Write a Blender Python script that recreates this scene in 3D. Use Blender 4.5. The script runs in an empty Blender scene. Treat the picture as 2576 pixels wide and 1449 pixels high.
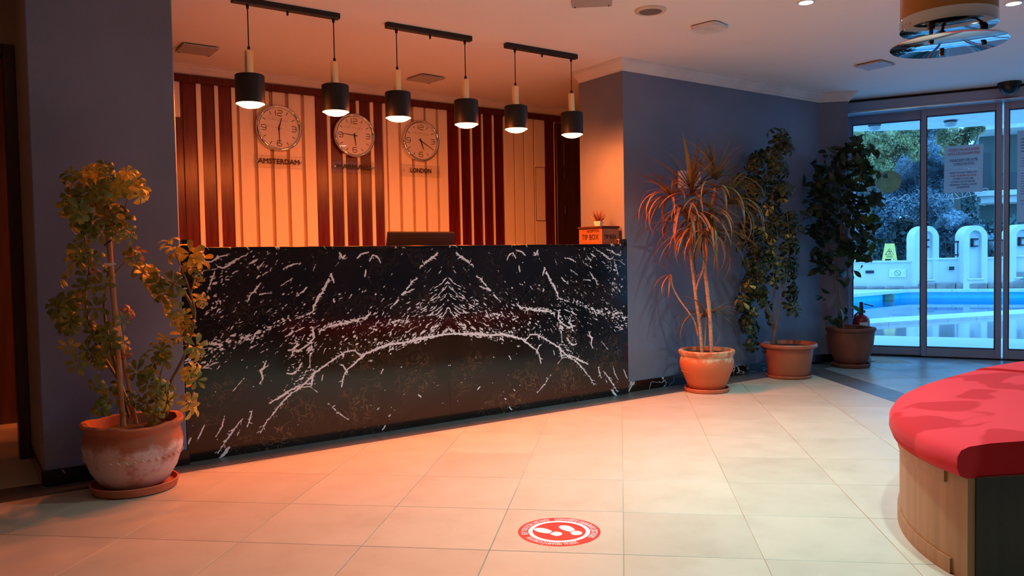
import bpy, bmesh, math, random
import numpy as np
from mathutils import Vector, Matrix, Quaternion

rng = random.Random(7)
nprng = np.random.default_rng(5)
SC = bpy.context.scene
COL = SC.collection
pi = math.pi

# ------------------------------------------------------------------ camera
CAM_R = Vector((0.81641, -0.57715, -0.01857))
FOC, CAM_H = 1992.73, 1.13
PITCH, ROLL, AZA = 0.0394707, -0.0185738, 0.9556174
def _cam_axes():
    w = Vector((0, math.cos(PITCH), -math.sin(PITCH))); r = Vector((1, 0, 0)); u = r.cross(w)
    R = r*math.cos(ROLL) + u*math.sin(ROLL); U = -r*math.sin(ROLL) + u*math.cos(ROLL)
    ax = Vector((math.sin(AZA), math.cos(AZA), 0)); ay = Vector((math.sin(AZA-pi/2), math.cos(AZA-pi/2), 0))
    f = lambda v: Vector((v.dot(ax), v.dot(ay), v.z))
    return f(R), f(U), f(w)
CR, CU, CW = _cam_axes()
EYE = Vector((0, 0, CAM_H))
cd = bpy.data.cameras.new('camera'); cam = bpy.data.objects.new('camera', cd); COL.objects.link(cam)
cd.sensor_fit = 'HORIZONTAL'; cd.sensor_width = 36.0; cd.lens = FOC/2576*36.0; cd.clip_start = .05; cd.clip_end = 300
m = Matrix((CR, CU, -CW)).transposed().to_4x4(); m.translation = EYE
cam.matrix_world = m
SC.camera = cam

# world positions of things measured in the photograph (2576 x 1449) on known planes
def ray(x, y): return CR*((x-1288)/FOC) - CU*((y-724.5)/FOC) + CW
def on_z(x, y, z=0.0):
    d = ray(x, y); return EYE + d*((z-CAM_H)/d.z)
def on_y(x, y, Y):
    d = ray(x, y); return EYE + d*(Y/d.y)
def on_x(x, y, X):
    d = ray(x, y); return EYE + d*(X/d.x)
def on_plane(x, y, p, n):
    d = ray(x, y); return EYE + d*((Vector(p)-EYE).dot(Vector(n))/d.dot(Vector(n)))

# ------------------------------------------------------------------ world, exposure, lights
SC.view_settings.view_transform = 'Standard'
try: SC.view_settings.look = 'None'
except Exception: pass
SC.view_settings.exposure = 0.0
SC.view_settings.gamma = 1.0
SC.view_settings.use_curve_mapping = False
SC.cycles.max_bounces = 8; SC.cycles.diffuse_bounces = 5; SC.cycles.glossy_bounces = 4
SC.cycles.transparent_max_bounces = 12
SC.cycles.use_denoising = True
SC.cycles.sample_clamp_indirect = 6.0
SC.cycles.use_light_tree = True

wd = bpy.data.worlds.new('sky'); SC.world = wd; wd.use_nodes = True
bg = wd.node_tree.nodes['Background']
bg.inputs['Color'].default_value = (0.13, 0.47, 1.0, 1); bg.inputs['Strength'].default_value = 3.8

LAMP_COL = (1.0, 0.185, 0.032); LAMP_STRENGTH = 510.0

def area_light(name, loc, size, power, color, spread=pi, rot=(0, 0, 0)):
    l = bpy.data.lights.new(name, 'AREA'); l.shape = 'DISK'; l.size = size; l.energy = power; l.color = color; l.spread = spread
    o = bpy.data.objects.new(name, l); COL.objects.link(o); o.location = loc; o.rotation_euler = rot; return o
CEIL = 2.70
# the recessed ceiling spots of the lobby: two show in the photograph, the rest are unseen, added nearer the camera to light the floor
DOWN = [(4.456, 3.04), (5.634, 2.33), (2.95, 2.5), (2.7, 1.3), (5.0, 1.2)]
DOWN_POWER = {0: 17, 1: 11, 2: 37, 3: 18, 4: 4}
for i, (x, y) in enumerate(DOWN):
    area_light('ceiling_spot_beam', (x, y, CEIL-.022), .09, DOWN_POWER[i], (.56, .95, .97), math.radians(118))

# ------------------------------------------------------------------ helpers
DD = Vector((.466, -.885, 0)).normalized(); DN = Vector((.885, .466, 0)).normalized()
D0 = DN*9.31
DROT = math.atan2(DD.y, DD.x)
def dw(n, s, z=0): return D0 + DN*n + DD*s + Vector((0, 0, z))
def to_ns(v): return ((v-D0).dot(DN), (v-D0).dot(DD), v.z)

def link(name, data, parent=None):
    o = bpy.data.objects.new(name, data); COL.objects.link(o)
    if parent is not None: o.parent = parent
    return o
def mesh_of(name, bm, mat=None, smooth=False, angle=None):
    me = bpy.data.meshes.new(name); bm.normal_update()
    if smooth:
        for f in bm.faces: f.smooth = True
        lim = math.radians(angle or 40)
        for e in bm.edges:
            if len(e.link_faces) == 2 and e.calc_face_angle(0) > lim: e.smooth = False
    bm.to_mesh(me); bm.free()
    if mat is not None:
        for mm in (mat if isinstance(mat, (list, tuple)) else [mat]): me.materials.append(mm)
    return me
def part(name, bm, mat, parent=None, smooth=False, label=None, kind=None, angle=None):
    o = link(name, mesh_of(name, bm, mat, smooth, angle), parent)
    if label: o['label'] = label
    if kind: o['kind'] = kind
    return o
def tag(o, label, cat, group=None, kind=None):
    o['label'] = label; o['category'] = cat
    if group: o['group'] = group
    if kind: o['kind'] = kind
    return o
def thing(name, label, cat, loc=(0, 0, 0), rz=0, group=None, kind=None):
    o = link(name, None); o.location = loc; o.rotation_euler = (0, 0, rz); o.empty_display_size = .1
    return tag(o, label, cat, group, kind)
def struct(name, bm, mat, label, cat, smooth=False):
    o = part(name, bm, mat, None, smooth); return tag(o, label, cat, None, 'structure')

def B(): return bmesh.new()
def box(bm, x0, x1, y0, y1, z0, z1, bev=0, M=None, seg=1):
    vs = [bm.verts.new((x, y, z)) for x in (x0, x1) for y in (y0, y1) for z in (z0, z1)]
    F = [(0, 1, 3, 2), (4, 6, 7, 5), (0, 4, 5, 1), (2, 3, 7, 6), (0, 2, 6, 4), (1, 5, 7, 3)]
    fs = [bm.faces.new([vs[i] for i in f]) for f in F]
    allv = vs
    if bev:
        es = list({e for f in fs for e in f.edges})
        r = bmesh.ops.bevel(bm, geom=es, offset=bev, segments=seg, affect='EDGES', profile=.5)
        allv = list({v for f in r['faces'] for v in f.verts} | {v for v in vs if v.is_valid})
    if M is not None:
        for v in allv: v.co = M @ v.co
    return allv
def prism(bm, pts, z0, z1, M=None):
    a = [bm.verts.new((p[0], p[1], z0)) for p in pts]; b = [bm.verts.new((p[0], p[1], z1)) for p in pts]
    n = len(pts)
    bm.faces.new(a[::-1]); bm.faces.new(b)
    for i in range(n): bm.faces.new((a[i], a[(i+1) % n], b[(i+1) % n], b[i]))
    if M is not None:
        for v in a+b: v.co = M @ v.co
    return a+b
def lathe(bm, prof, seg=32, M=None, wob=None):
    rings = []
    for (r, z) in prof:
        if r <= 1e-6: rings.append([bm.verts.new((0, 0, z))])
        else:
            ring = []
            for k in range(seg):
                a = 2*pi*k/seg; rr, zz = r, z
                if wob: rr, zz = wob(r, z, a)
                ring.append(bm.verts.new((rr*math.cos(a), rr*math.sin(a), zz)))
            rings.append(ring)
    for A, Bq in zip(rings, rings[1:]):
        for k in range(seg):
            k2 = (k+1) % seg
            if len(A) == 1 and len(Bq) == 1: continue
            if len(A) == 1: bm.faces.new((A[0], Bq[k2], Bq[k]))
            elif len(Bq) == 1: bm.faces.new((A[k], A[k2], Bq[0]))
            else: bm.faces.new((A[k], A[k2], Bq[k2], Bq[k]))
    if M is not None:
        for R in rings:
            for v in R: v.co = M @ v.co
def tube(bm, pts, rad, seg=8, cap=True):
    pts = [Vector(p) for p in pts]; rad = rad if isinstance(rad, (list, tuple)) else [rad]*len(pts)
    rings = []; prev = None
    for i, p in enumerate(pts):
        t = (pts[min(i+1, len(pts)-1)]-pts[max(i-1, 0)]).normalized()
        if prev is None:
            a = t.orthogonal().normalized()
        else:
            a = (prev - t*prev.dot(t)).normalized()
        prev = a; b = t.cross(a)
        rings.append([bm.verts.new(p+(a*math.cos(2*pi*k/seg)+b*math.sin(2*pi*k/seg))*rad[i]) for k in range(seg)])
    for A, Bq in zip(rings, rings[1:]):
        for k in range(seg): bm.faces.new((A[k], A[(k+1) % seg], Bq[(k+1) % seg], Bq[k]))
    if cap: bm.faces.new(rings[0][::-1]); bm.faces.new(rings[-1])
def disc(bm, c, r, axis='z', seg=32, M=None):
    vs = []
    for k in range(seg):
        a = 2*pi*k/seg
        vs.append(bm.verts.new((c[0]+r*math.cos(a), c[1]+r*math.sin(a), c[2])))
    bm.faces.new(vs)
    if M is not None:
        for v in vs: v.co = M @ v.co
    return vs
_tc = {}
def text_verts(s, size=1.0, shear=0.0, bold=0.0):
    """glyph mesh of a string: (verts, faces, width), left aligned on the base line"""
    key = (s, size, shear, bold)
    if key not in _tc:
        cu = bpy.data.curves.new('t', 'FONT'); cu.body = s; cu.size = size; cu.shear = shear; cu.resolution_u = 2; cu.offset = bold
        ob = bpy.data.objects.new('t', cu); COL.objects.link(ob)
        dg = bpy.context.evaluated_depsgraph_get(); dg.update()
        me = bpy.data.meshes.new_from_object(ob.evaluated_get(dg))
        v = [tuple(q.co) for q in me.vertices]; f = [tuple(p.vertices) for p in me.polygons]
        w = (max(q[0] for q in v) if v else size*.3)
        COL.objects.unlink(ob); bpy.data.objects.remove(ob); bpy.data.meshes.remove(me)
        _tc[key] = (v, f, w)
    return _tc[key]
def add_text(bm, s, size, M, align='C', bold=0.0, shear=0.0, width=None):
    v, f, w = text_verts(s, size, shear)
    k = width/w if width else 1.0
    off = {'C': -w*k/2, 'L': 0, 'R': -w*k}[align]
    for n_, (dx, dy) in enumerate([(0, 0)] if not bold else [(0, 0), (bold, 0), (-bold, 0), (0, bold), (0, -bold), (bold*.7, bold*.7), (-bold*.7, -bold*.7)]):
        q = [bm.verts.new(M @ Vector((a[0]*k+off+dx, a[1]+dy, n_*.00006))) for a in v]
        for ff in f:
            try: bm.faces.new([q[i] for i in ff])
            except ValueError: pass
def wall_frame(o, right, up):
    """matrix whose local x/y lie on a surface with the given right and up directions, z out of it"""
    r = Vector(right).normalized(); u = Vector(up).normalized(); n = r.cross(u)
    M = Matrix((r, u, n)).transposed().to_4x4(); M.translation = Vector(o); return M
def stroke(bm, pts, w, M, z=0.0):
    """flat ribbon along a polyline"""
    P = [Vector((p[0], p[1], 0)) for p in pts]; L, R = [], []
    for i, p in enumerate(P):
        t = (P[min(i+1, len(P)-1)]-P[max(i-1, 0)]).normalized(); n = Vector((-t.y, t.x, 0))
        ww = w if not isinstance(w, (list, tuple)) else w[i]
        L.append(bm.verts.new(M @ (p+n*ww/2+Vector((0, 0, z))))); R.append(bm.verts.new(M @ (p-n*ww/2+Vector((0, 0, z)))))
    for i in range(len(P)-1): bm.faces.new((R[i], R[i+1], L[i+1], L[i]))

# ------------------------------------------------------------------ materials
def nmat(name):
    mt = bpy.data.materials.new(name); mt.use_nodes = True
    nt = mt.node_tree; return mt, nt, nt.nodes['Principled BSDF']
def N(nt, t, **kw):
    n = nt.nodes.new(t)
    for k, v in kw.items():
        if hasattr(n, k): setattr(n, k, v)
        else: n.inputs[k].default_value = v
    return n
def c4(c): return (c[0], c[1], c[2], 1)
def mat(name, col, rough=.5, metal=0.0, col2=None, scale=8.0, bump=0.0, bscale=60.0, spec=.5, detail=4.0, rnd=0.0, stretch=None, sss=0, sheen=0, coat=0, ramp=(.35, .65)):
    mt, nt, bs = nmat(name)
    bs.inputs['Roughness'].default_value = rough; bs.inputs['Metallic'].default_value = metal
    bs.inputs['Specular IOR Level'].default_value = spec
    if sheen: bs.inputs['Sheen Weight'].default_value = sheen
    if coat: bs.inputs['Coat Weight'].default_value = coat; bs.inputs['Coat Roughness'].default_value = .1
    tc = N(nt, 'ShaderNodeTexCoord'); mp = N(nt, 'ShaderNodeMapping')
    nt.links.new(tc.outputs['Object'], mp.inputs['Vector'])
    if stretch: mp.inputs['Scale'].default_value = stretch
    c2 = col2 or tuple(x*.88 for x in col)
    nz = N(nt, 'ShaderNodeTexNoise'); nz.inputs['Scale'].default_value = scale; nz.inputs['Detail'].default_value = detail
    nt.links.new(mp.outputs[0], nz.inputs['Vector'])
    rp = N(nt, 'ShaderNodeValToRGB'); rp.color_ramp.elements[0].position = ramp[0]; rp.color_ramp.elements[1].position = ramp[1]
    rp.color_ramp.elements[0].color = c4(col); rp.color_ramp.elements[1].color = c4(c2)
    nt.links.new(nz.outputs['Fac'], rp.inputs['Fac'])
    out = rp.outputs['Color']
    if rnd:
        oi = N(nt, 'ShaderNodeObjectInfo'); hs = N(nt, 'ShaderNodeHueSaturation')
        mr = N(nt, 'ShaderNodeMapRange'); mr.inputs['To Min'].default_value = 1-rnd; mr.inputs['To Max'].default_value = 1+rnd
        nt.links.new(oi.outputs['Random'], mr.inputs['Value']); nt.links.new(mr.outputs[0], hs.inputs['Value'])
        nt.links.new(out, hs.inputs['Color']); out = hs.outputs['Color']
    nt.links.new(out, bs.inputs['Base Color'])
    if bump:
        nb = N(nt, 'ShaderNodeTexNoise'); nb.inputs['Scale'].default_value = bscale; nb.inputs['Detail'].default_value = 3
        nt.links.new(mp.outputs[0], nb.inputs['Vector'])
        bp = N(nt, 'ShaderNodeBump'); bp.inputs['Strength'].default_value = bump; bp.inputs['Distance'].default_value = .01
        nt.links.new(nb.outputs['Fac'], bp.inputs['Height']); nt.links.new(bp.outputs[0], bs.inputs['Normal'])
    return mt
def leaf_mat(name, c1, c2, trans=.25, rough=.42, rnd=.3, edge=None, nscale=14):
    """leaf with along-blade variation, per-leaf tone and light passing through; optional pale blotches (variegation)"""
    mt, nt, bs = nmat(name)
    bs.inputs['Roughness'].default_value = rough
    tc = N(nt, 'ShaderNodeTexCoord'); nz = N(nt, 'ShaderNodeTexNoise'); nz.inputs['Scale'].default_value = nscale; nz.inputs['Detail'].default_value = 4
    oi = N(nt, 'ShaderNodeObjectInfo'); ad = N(nt, 'ShaderNodeVectorMath'); ad.operation = 'ADD'
    sc = N(nt, 'ShaderNodeVectorMath'); sc.operation = 'SCALE'; sc.inputs['Scale'].default_value = 9.0
    cb = N(nt, 'ShaderNodeCombineXYZ'); nt.links.new(oi.outputs['Random'], cb.inputs[0])
    nt.links.new(cb.outputs[0], sc.inputs[0]); nt.links.new(sc.outputs[0], ad.inputs[1])
    nt.links.new(tc.outputs['Object'], ad.inputs[0]); nt.links.new(ad.outputs[0], nz.inputs['Vector'])
    rp = N(nt, 'ShaderNodeValToRGB'); rp.color_ramp.elements[0].color = c4(c1); rp.color_ramp.elements[1].color = c4(c2)
    rp.color_ramp.elements[0].position = .38; rp.color_ramp.elements[1].position = .62
    nt.links.new(nz.outputs['Fac'], rp.inputs['Fac'])
    hs = N(nt, 'ShaderNodeHueSaturation'); mr = N(nt, 'ShaderNodeMapRange')
    mr.inputs['To Min'].default_value = 1-rnd; mr.inputs['To Max'].default_value = 1+rnd
    nt.links.new(oi.outputs['Random'], mr.inputs['Value']); nt.links.new(mr.outputs[0], hs.inputs['Value'])
    nt.links.new(rp.outputs[0], hs.inputs['Color'])
    nt.links.new(hs.outputs[0], bs.inputs['Base Color'])
    tr = N(nt, 'ShaderNodeBsdfTranslucent'); nt.links.new(hs.outputs[0], tr.inputs['Color'])
    mx = N(nt, 'ShaderNodeMixShader'); mx.inputs[0].default_value = trans
    nt.links.new(bs.outputs[0], mx.inputs[1]); nt.links.new(tr.outputs[0], mx.inputs[2])
    nt.links.new(mx.outputs[0], nt.nodes['Material Output'].inputs['Surface']); return mt

def emis(name, col, strength):
    mt = bpy.data.materials.new(name); mt.use_nodes = True; nt = mt.node_tree
    nt.nodes.remove(nt.nodes['Principled BSDF'])
    e = N(nt, 'ShaderNodeEmission'); e.inputs['Color'].default_value = c4(col); e.inputs['Strength'].default_value = strength
    nt.links.new(e.outputs[0], nt.nodes['Material Output'].inputs['Surface']); return mt
def glass_mat(name, tint=(1, 1, 1), refl=.9):
    mt = bpy.data.materials.new(name); mt.use_nodes = True; nt = mt.node_tree
    nt.nodes.remove(nt.nodes['Principled BSDF'])
    t = N(nt, 'ShaderNodeBsdfTransparent'); t.inputs['Color'].default_value = c4(tint)
    g = N(nt, 'ShaderNodeBsdfGlossy'); g.inputs['Roughness'].default_value = .01
    g.inputs['Color'].default_value = (refl, refl, refl, 1)
    fr = N(nt, 'ShaderNodeFresnel'); fr.inputs['IOR'].default_value = 1.5
    mx = N(nt, 'ShaderNodeMixShader')
    nt.links.new(fr.outputs[0], mx.inputs[0]); nt.links.new(t.outputs[0], mx.inputs[1]); nt.links.new(g.outputs[0], mx.inputs[2])
    nt.links.new(mx.outputs[0], nt.nodes['Material Output'].inputs['Surface']); return mt
M_SLATE = mat('slate_blue_paint', (.185, .21, .295), .55, col2=(.155, .18, .25), scale=2.2, bump=.12, bscale=90)
M_BROWNWALL = mat('umber_paint', (.42, .30, .20), .7, scale=3, bump=.08)
M_CEIL = mat('ceiling_paint', (.88, .86, .84), .8, col2=(.86, .84, .82), scale=1.5)
M_CORNICE = mat('cornice_plaster', (.80, .77, .74), .7, scale=5)
M_ROOMWALL = mat('lobby_wall_paint', (.42, .41, .41), .7, scale=2)
M_WOOD_RED = mat('mahogany_plank', (.12, .012, .006), .26, col2=(.065, .006, .004), scale=5, stretch=(9, 9, .7), spec=.4, rnd=.25, bump=.05, bscale=30)
M_WOOD_CREAM = mat('cream_plank', (.82, .79, .72), .45, col2=(.77, .73, .66), scale=4, stretch=(6, 6, .6), rnd=.06)
M_GROOVE = mat('plank_groove_shade', (.50, .36, .27), .7)  # backing coloured brown to stand for the shade in the grooves
M_DARKWOOD = mat('dark_door_wood', (.055, .020, .013), .35, col2=(.032, .012, .008), scale=4, stretch=(8, 8, .6))
M_BLACK = mat('matt_black_metal', (.012, .011, .011), .45, spec=.4)
M_BLACKPLASTIC = mat('black_plastic', (.006, .005, .005), .5, spec=.25)
M_GOLD = mat('brushed_gold', (.92, .78, .48), .24, 1.0, col2=(.86, .72, .42), scale=40, stretch=(1, 1, .05))
M_CHROME = mat('chrome', (.85, .85, .86), .06, 1.0)
M_STEEL = mat('brushed_steel', (.55, .56, .58), .22, 1.0)
M_LINING = mat('white_lamp_lining', (.85, .80, .72), .5)
M_BULB = emis('lamp_glow', LAMP_COL, LAMP_STRENGTH)
M_SPOT = emis('spot_glow', (.80, .93, 1.0), 30)
M_WHITE = mat('white_plastic', (.80, .80, .78), .4)
M_GREYPLASTIC = mat('grey_panel_plastic', (.46, .44, .42), .5)
M_ALU = mat('grey_aluminium', (.36, .42, .52), .42, .15, scale=2)
M_ALU_L = mat('satin_aluminium', (.55, .56, .58), .25, .8)
M_GLASS = glass_mat('door_glass', (.93, .98, 1.0), .55)
M_ACRYL = glass_mat('clear_acrylic', (.99, .985, .98))
M_CLOCKGLASS = glass_mat('clock_glass', (1, 1, 1), .8)
M_PAPER = leaf_mat('white_paper', (.62, .62, .63), (.60, .60, .61), .6, .8, .02)
M_INK = mat('black_ink', (.012, .010, .012), .6)
M_REDINK = mat('red_ink', (.45, .03, .05), .6)
M_BLUEINK = mat('dark_blue_ink', (.05, .07, .22), .6)
M_SOIL = mat('potting_soil', (.035, .022, .014), .95, col2=(.015, .010, .007), scale=40, bump=1.0, bscale=60)
M_TERRA = mat('terracotta', (.50, .150, .065), .75, col2=(.40, .105, .045), scale=7, bump=.25, bscale=45)
M_TERRA_D = mat('dark_terracotta', (.22, .075, .042), .75, col2=(.16, .05, .028), scale=6, bump=.3, bscale=45)
M_PLASTIC_T = mat('terracotta_plastic', (.42, .125, .06), .42, col2=(.38, .11, .052), scale=3)
M_BAMBOO = mat('bamboo_cane', (.48, .27, .12), .5, col2=(.38, .19, .08), scale=6, stretch=(8, 8, 1.2))
M_STEM = mat('green_stem', (.14, .13, .045), .6, col2=(.20, .15, .07), scale=20)
M_BARK = mat('grey_bark', (.20, .155, .12), .85, col2=(.13, .10, .075), scale=18, bump=.6)
M_CANE = mat('pale_dracaena_cane', (.52, .36, .25), .75, col2=(.36, .22, .14), scale=10, stretch=(.6, .6, 16), bump=.6, bscale=16)
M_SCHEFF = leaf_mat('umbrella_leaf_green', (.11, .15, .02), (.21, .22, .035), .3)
M_SCHEFF_Y = leaf_mat('umbrella_leaf_lamplit_gold', (.58, .42, .05), (.36, .31, .04), .3)  # variegated yellow, with the pendants' warm light put into the colour
M_SCHEFF_P = leaf_mat('umbrella_leaf_dusty_pink', (.42, .20, .11), (.32, .16, .08), .3)
M_VARI = leaf_mat('variegated_leaf_dark', (.020, .045, .016), (.035, .070, .022), .2)
M_VARI_Y = leaf_mat('variegated_leaf_cream', (.60, .58, .16), (.10, .15, .035), .25, edge=True)
M_FICUS = leaf_mat('fig_leaf_dark', (.018, .040, .016), (.030, .060, .022), .3)
M_FICUS_L = leaf_mat('fig_leaf_green', (.045, .10, .018), (.06, .13, .02), .4)
M_DRAC = leaf_mat('dragon_leaf_bronze', (.28, .15, .06), (.20, .12, .05), .25, .42, .45)
M_DRAC_G = leaf_mat('dragon_leaf_green', (.12, .14, .06), (.18, .16, .06), .25, .42, .4)
M_DRAC_R = leaf_mat('dragon_leaf_dry_red', (.42, .16, .07), (.30, .10, .05), .25, .5, .35)
M_STICK_R = mat('red_sticker_vinyl', (.78, .022, .030), .4)
M_STICK_W = mat('white_sticker_vinyl', (.86, .87, .88), .4)

# red suede with darker brushed patches
def suede():
    mt, nt, bs = nmat('red_suede'); bs.inputs['Roughness'].default_value = .9; bs.inputs['Sheen Weight'].default_value = .12
    bs.inputs['Specular IOR Level'].default_value = .15
    bs.inputs['Sheen Tint'].default_value = (1, .55, .55, 1)
    tc = N(nt, 'ShaderNodeTexCoord'); mp = N(nt, 'ShaderNodeMapping'); mp.inputs['Scale'].default_value = (1.6, 2.6, 1.0)
    mp.inputs['Rotation'].default_value = (0, 0, .7)
    nt.links.new(tc.outputs['Object'], mp.inputs['Vector'])
    nz = N(nt, 'ShaderNodeTexNoise'); nz.inputs['Scale'].default_value = 1.4; nz.inputs['Detail'].default_value = 1.5; nz.inputs['Distortion'].default_value = .8
    nt.links.new(mp.outputs[0], nz.inputs['Vector'])
    rp = N(nt, 'ShaderNodeValToRGB'); rp.color_ramp.elements[0].position = .53; rp.color_ramp.elements[1].position = .57
    rp.color_ramp.elements[0].color = (.60, .026, .036, 1); rp.color_ramp.elements[1].color = (.45, .009, .014, 1)
    nt.links.new(nz.outputs['Fac'], rp.inputs['Fac']); nt.links.new(rp.outputs[0], bs.inputs['Base Color'])
    return mt
M_SUEDE = suede()
M_BENCHWOOD = mat('honey_veneer', (.36, .19, .078), .45, col2=(.29, .145, .058), scale=3, stretch=(10, 10, .5))
M_BENCHDARK = mat('dark_end_veneer', (.035, .018, .008), .5, col2=(.022, .012, .006), scale=3, stretch=(10, 10, .5))

# floor tile: beige porcelain, slight cloudiness, per tile tone
def tile_mat(name, c1, c2, c3, rough, rnd):
    mt, nt, bs = nmat(name)
    tc = N(nt, 'ShaderNodeTexCoord'); oi = N(nt, 'ShaderNodeObjectInfo')
    cb = N(nt, 'ShaderNodeCombineXYZ'); ml = N(nt, 'ShaderNodeMath'); ml.operation = 'MULTIPLY'; ml.inputs[1].default_value = 40
    nt.links.new(oi.outputs['Random'], ml.inputs[0]); nt.links.new(ml.outputs[0], cb.inputs[0]); nt.links.new(ml.outputs[0], cb.inputs[2])
    ad = N(nt, 'ShaderNodeVectorMath'); ad.operation = 'ADD'
    nt.links.new(tc.outputs['Object'], ad.inputs[0]); nt.links.new(cb.outputs[0], ad.inputs[1])
    n1 = N(nt, 'ShaderNodeTexNoise'); n1.inputs['Scale'].default_value = 5; n1.inputs['Detail'].default_value = 6; n1.inputs['Roughness'].default_value = .6
    nt.links.new(ad.outputs[0], n1.inputs['Vector'])
    rp = N(nt, 'ShaderNodeValToRGB'); e = rp.color_ramp.elements; e[0].position = .32; e[0].color = c4(c1); e[1].position = .68; e[1].color = c4(c2)
    x = e.new(.52); x.color = c4(c3)
    nt.links.new(n1.outputs['Fac'], rp.inputs['Fac'])
    hs = N(nt, 'ShaderNodeHueSaturation'); mr = N(nt, 'ShaderNodeMapRange'); mr.inputs['To Min'].default_value = 1-rnd; mr.inputs['To Max'].default_value = 1+rnd
    nt.links.new(oi.outputs['Random'], mr.inputs['Value']); nt.links.new(mr.outputs[0], hs.inputs['Value']); nt.links.new(rp.outputs[0], hs.inputs['Color'])
    nt.links.new(hs.outputs[0], bs.inputs['Base Color'])
    n2 = N(nt, 'ShaderNodeTexNoise'); n2.inputs['Scale'].default_value = 3; nt.links.new(ad.outputs[0], n2.inputs['Vector'])
    m2 = N(nt, 'ShaderNodeMapRange'); m2.inputs['To Min'].default_value = rough-.08; m2.inputs['To Max'].default_value = rough+.10
    nt.links.new(n2.outputs['Fac'], m2.inputs['Value']); nt.links.new(m2.outputs[0], bs.inputs['Roughness'])
    return mt
M_TILE = tile_mat('beige_floor_tile', (.50, .43, .335), (.435, .37, .28), (.47, .405, .31), .42, .05)
M_TILE_D = tile_mat('dark_border_tile', (.105, .105, .105), (.080, .080, .083), (.094, .094, .096), .38, .15)
M_TILE_V = tile_mat('grey_vestibule_tile', (.30, .37, .41), (.25, .31, .35), (.28, .34, .38), .24, .06)
M_GROUT = mat('floor_grout', (.34, .27, .20), .9, col2=(.55, .46, .36), scale=1.3)

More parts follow.
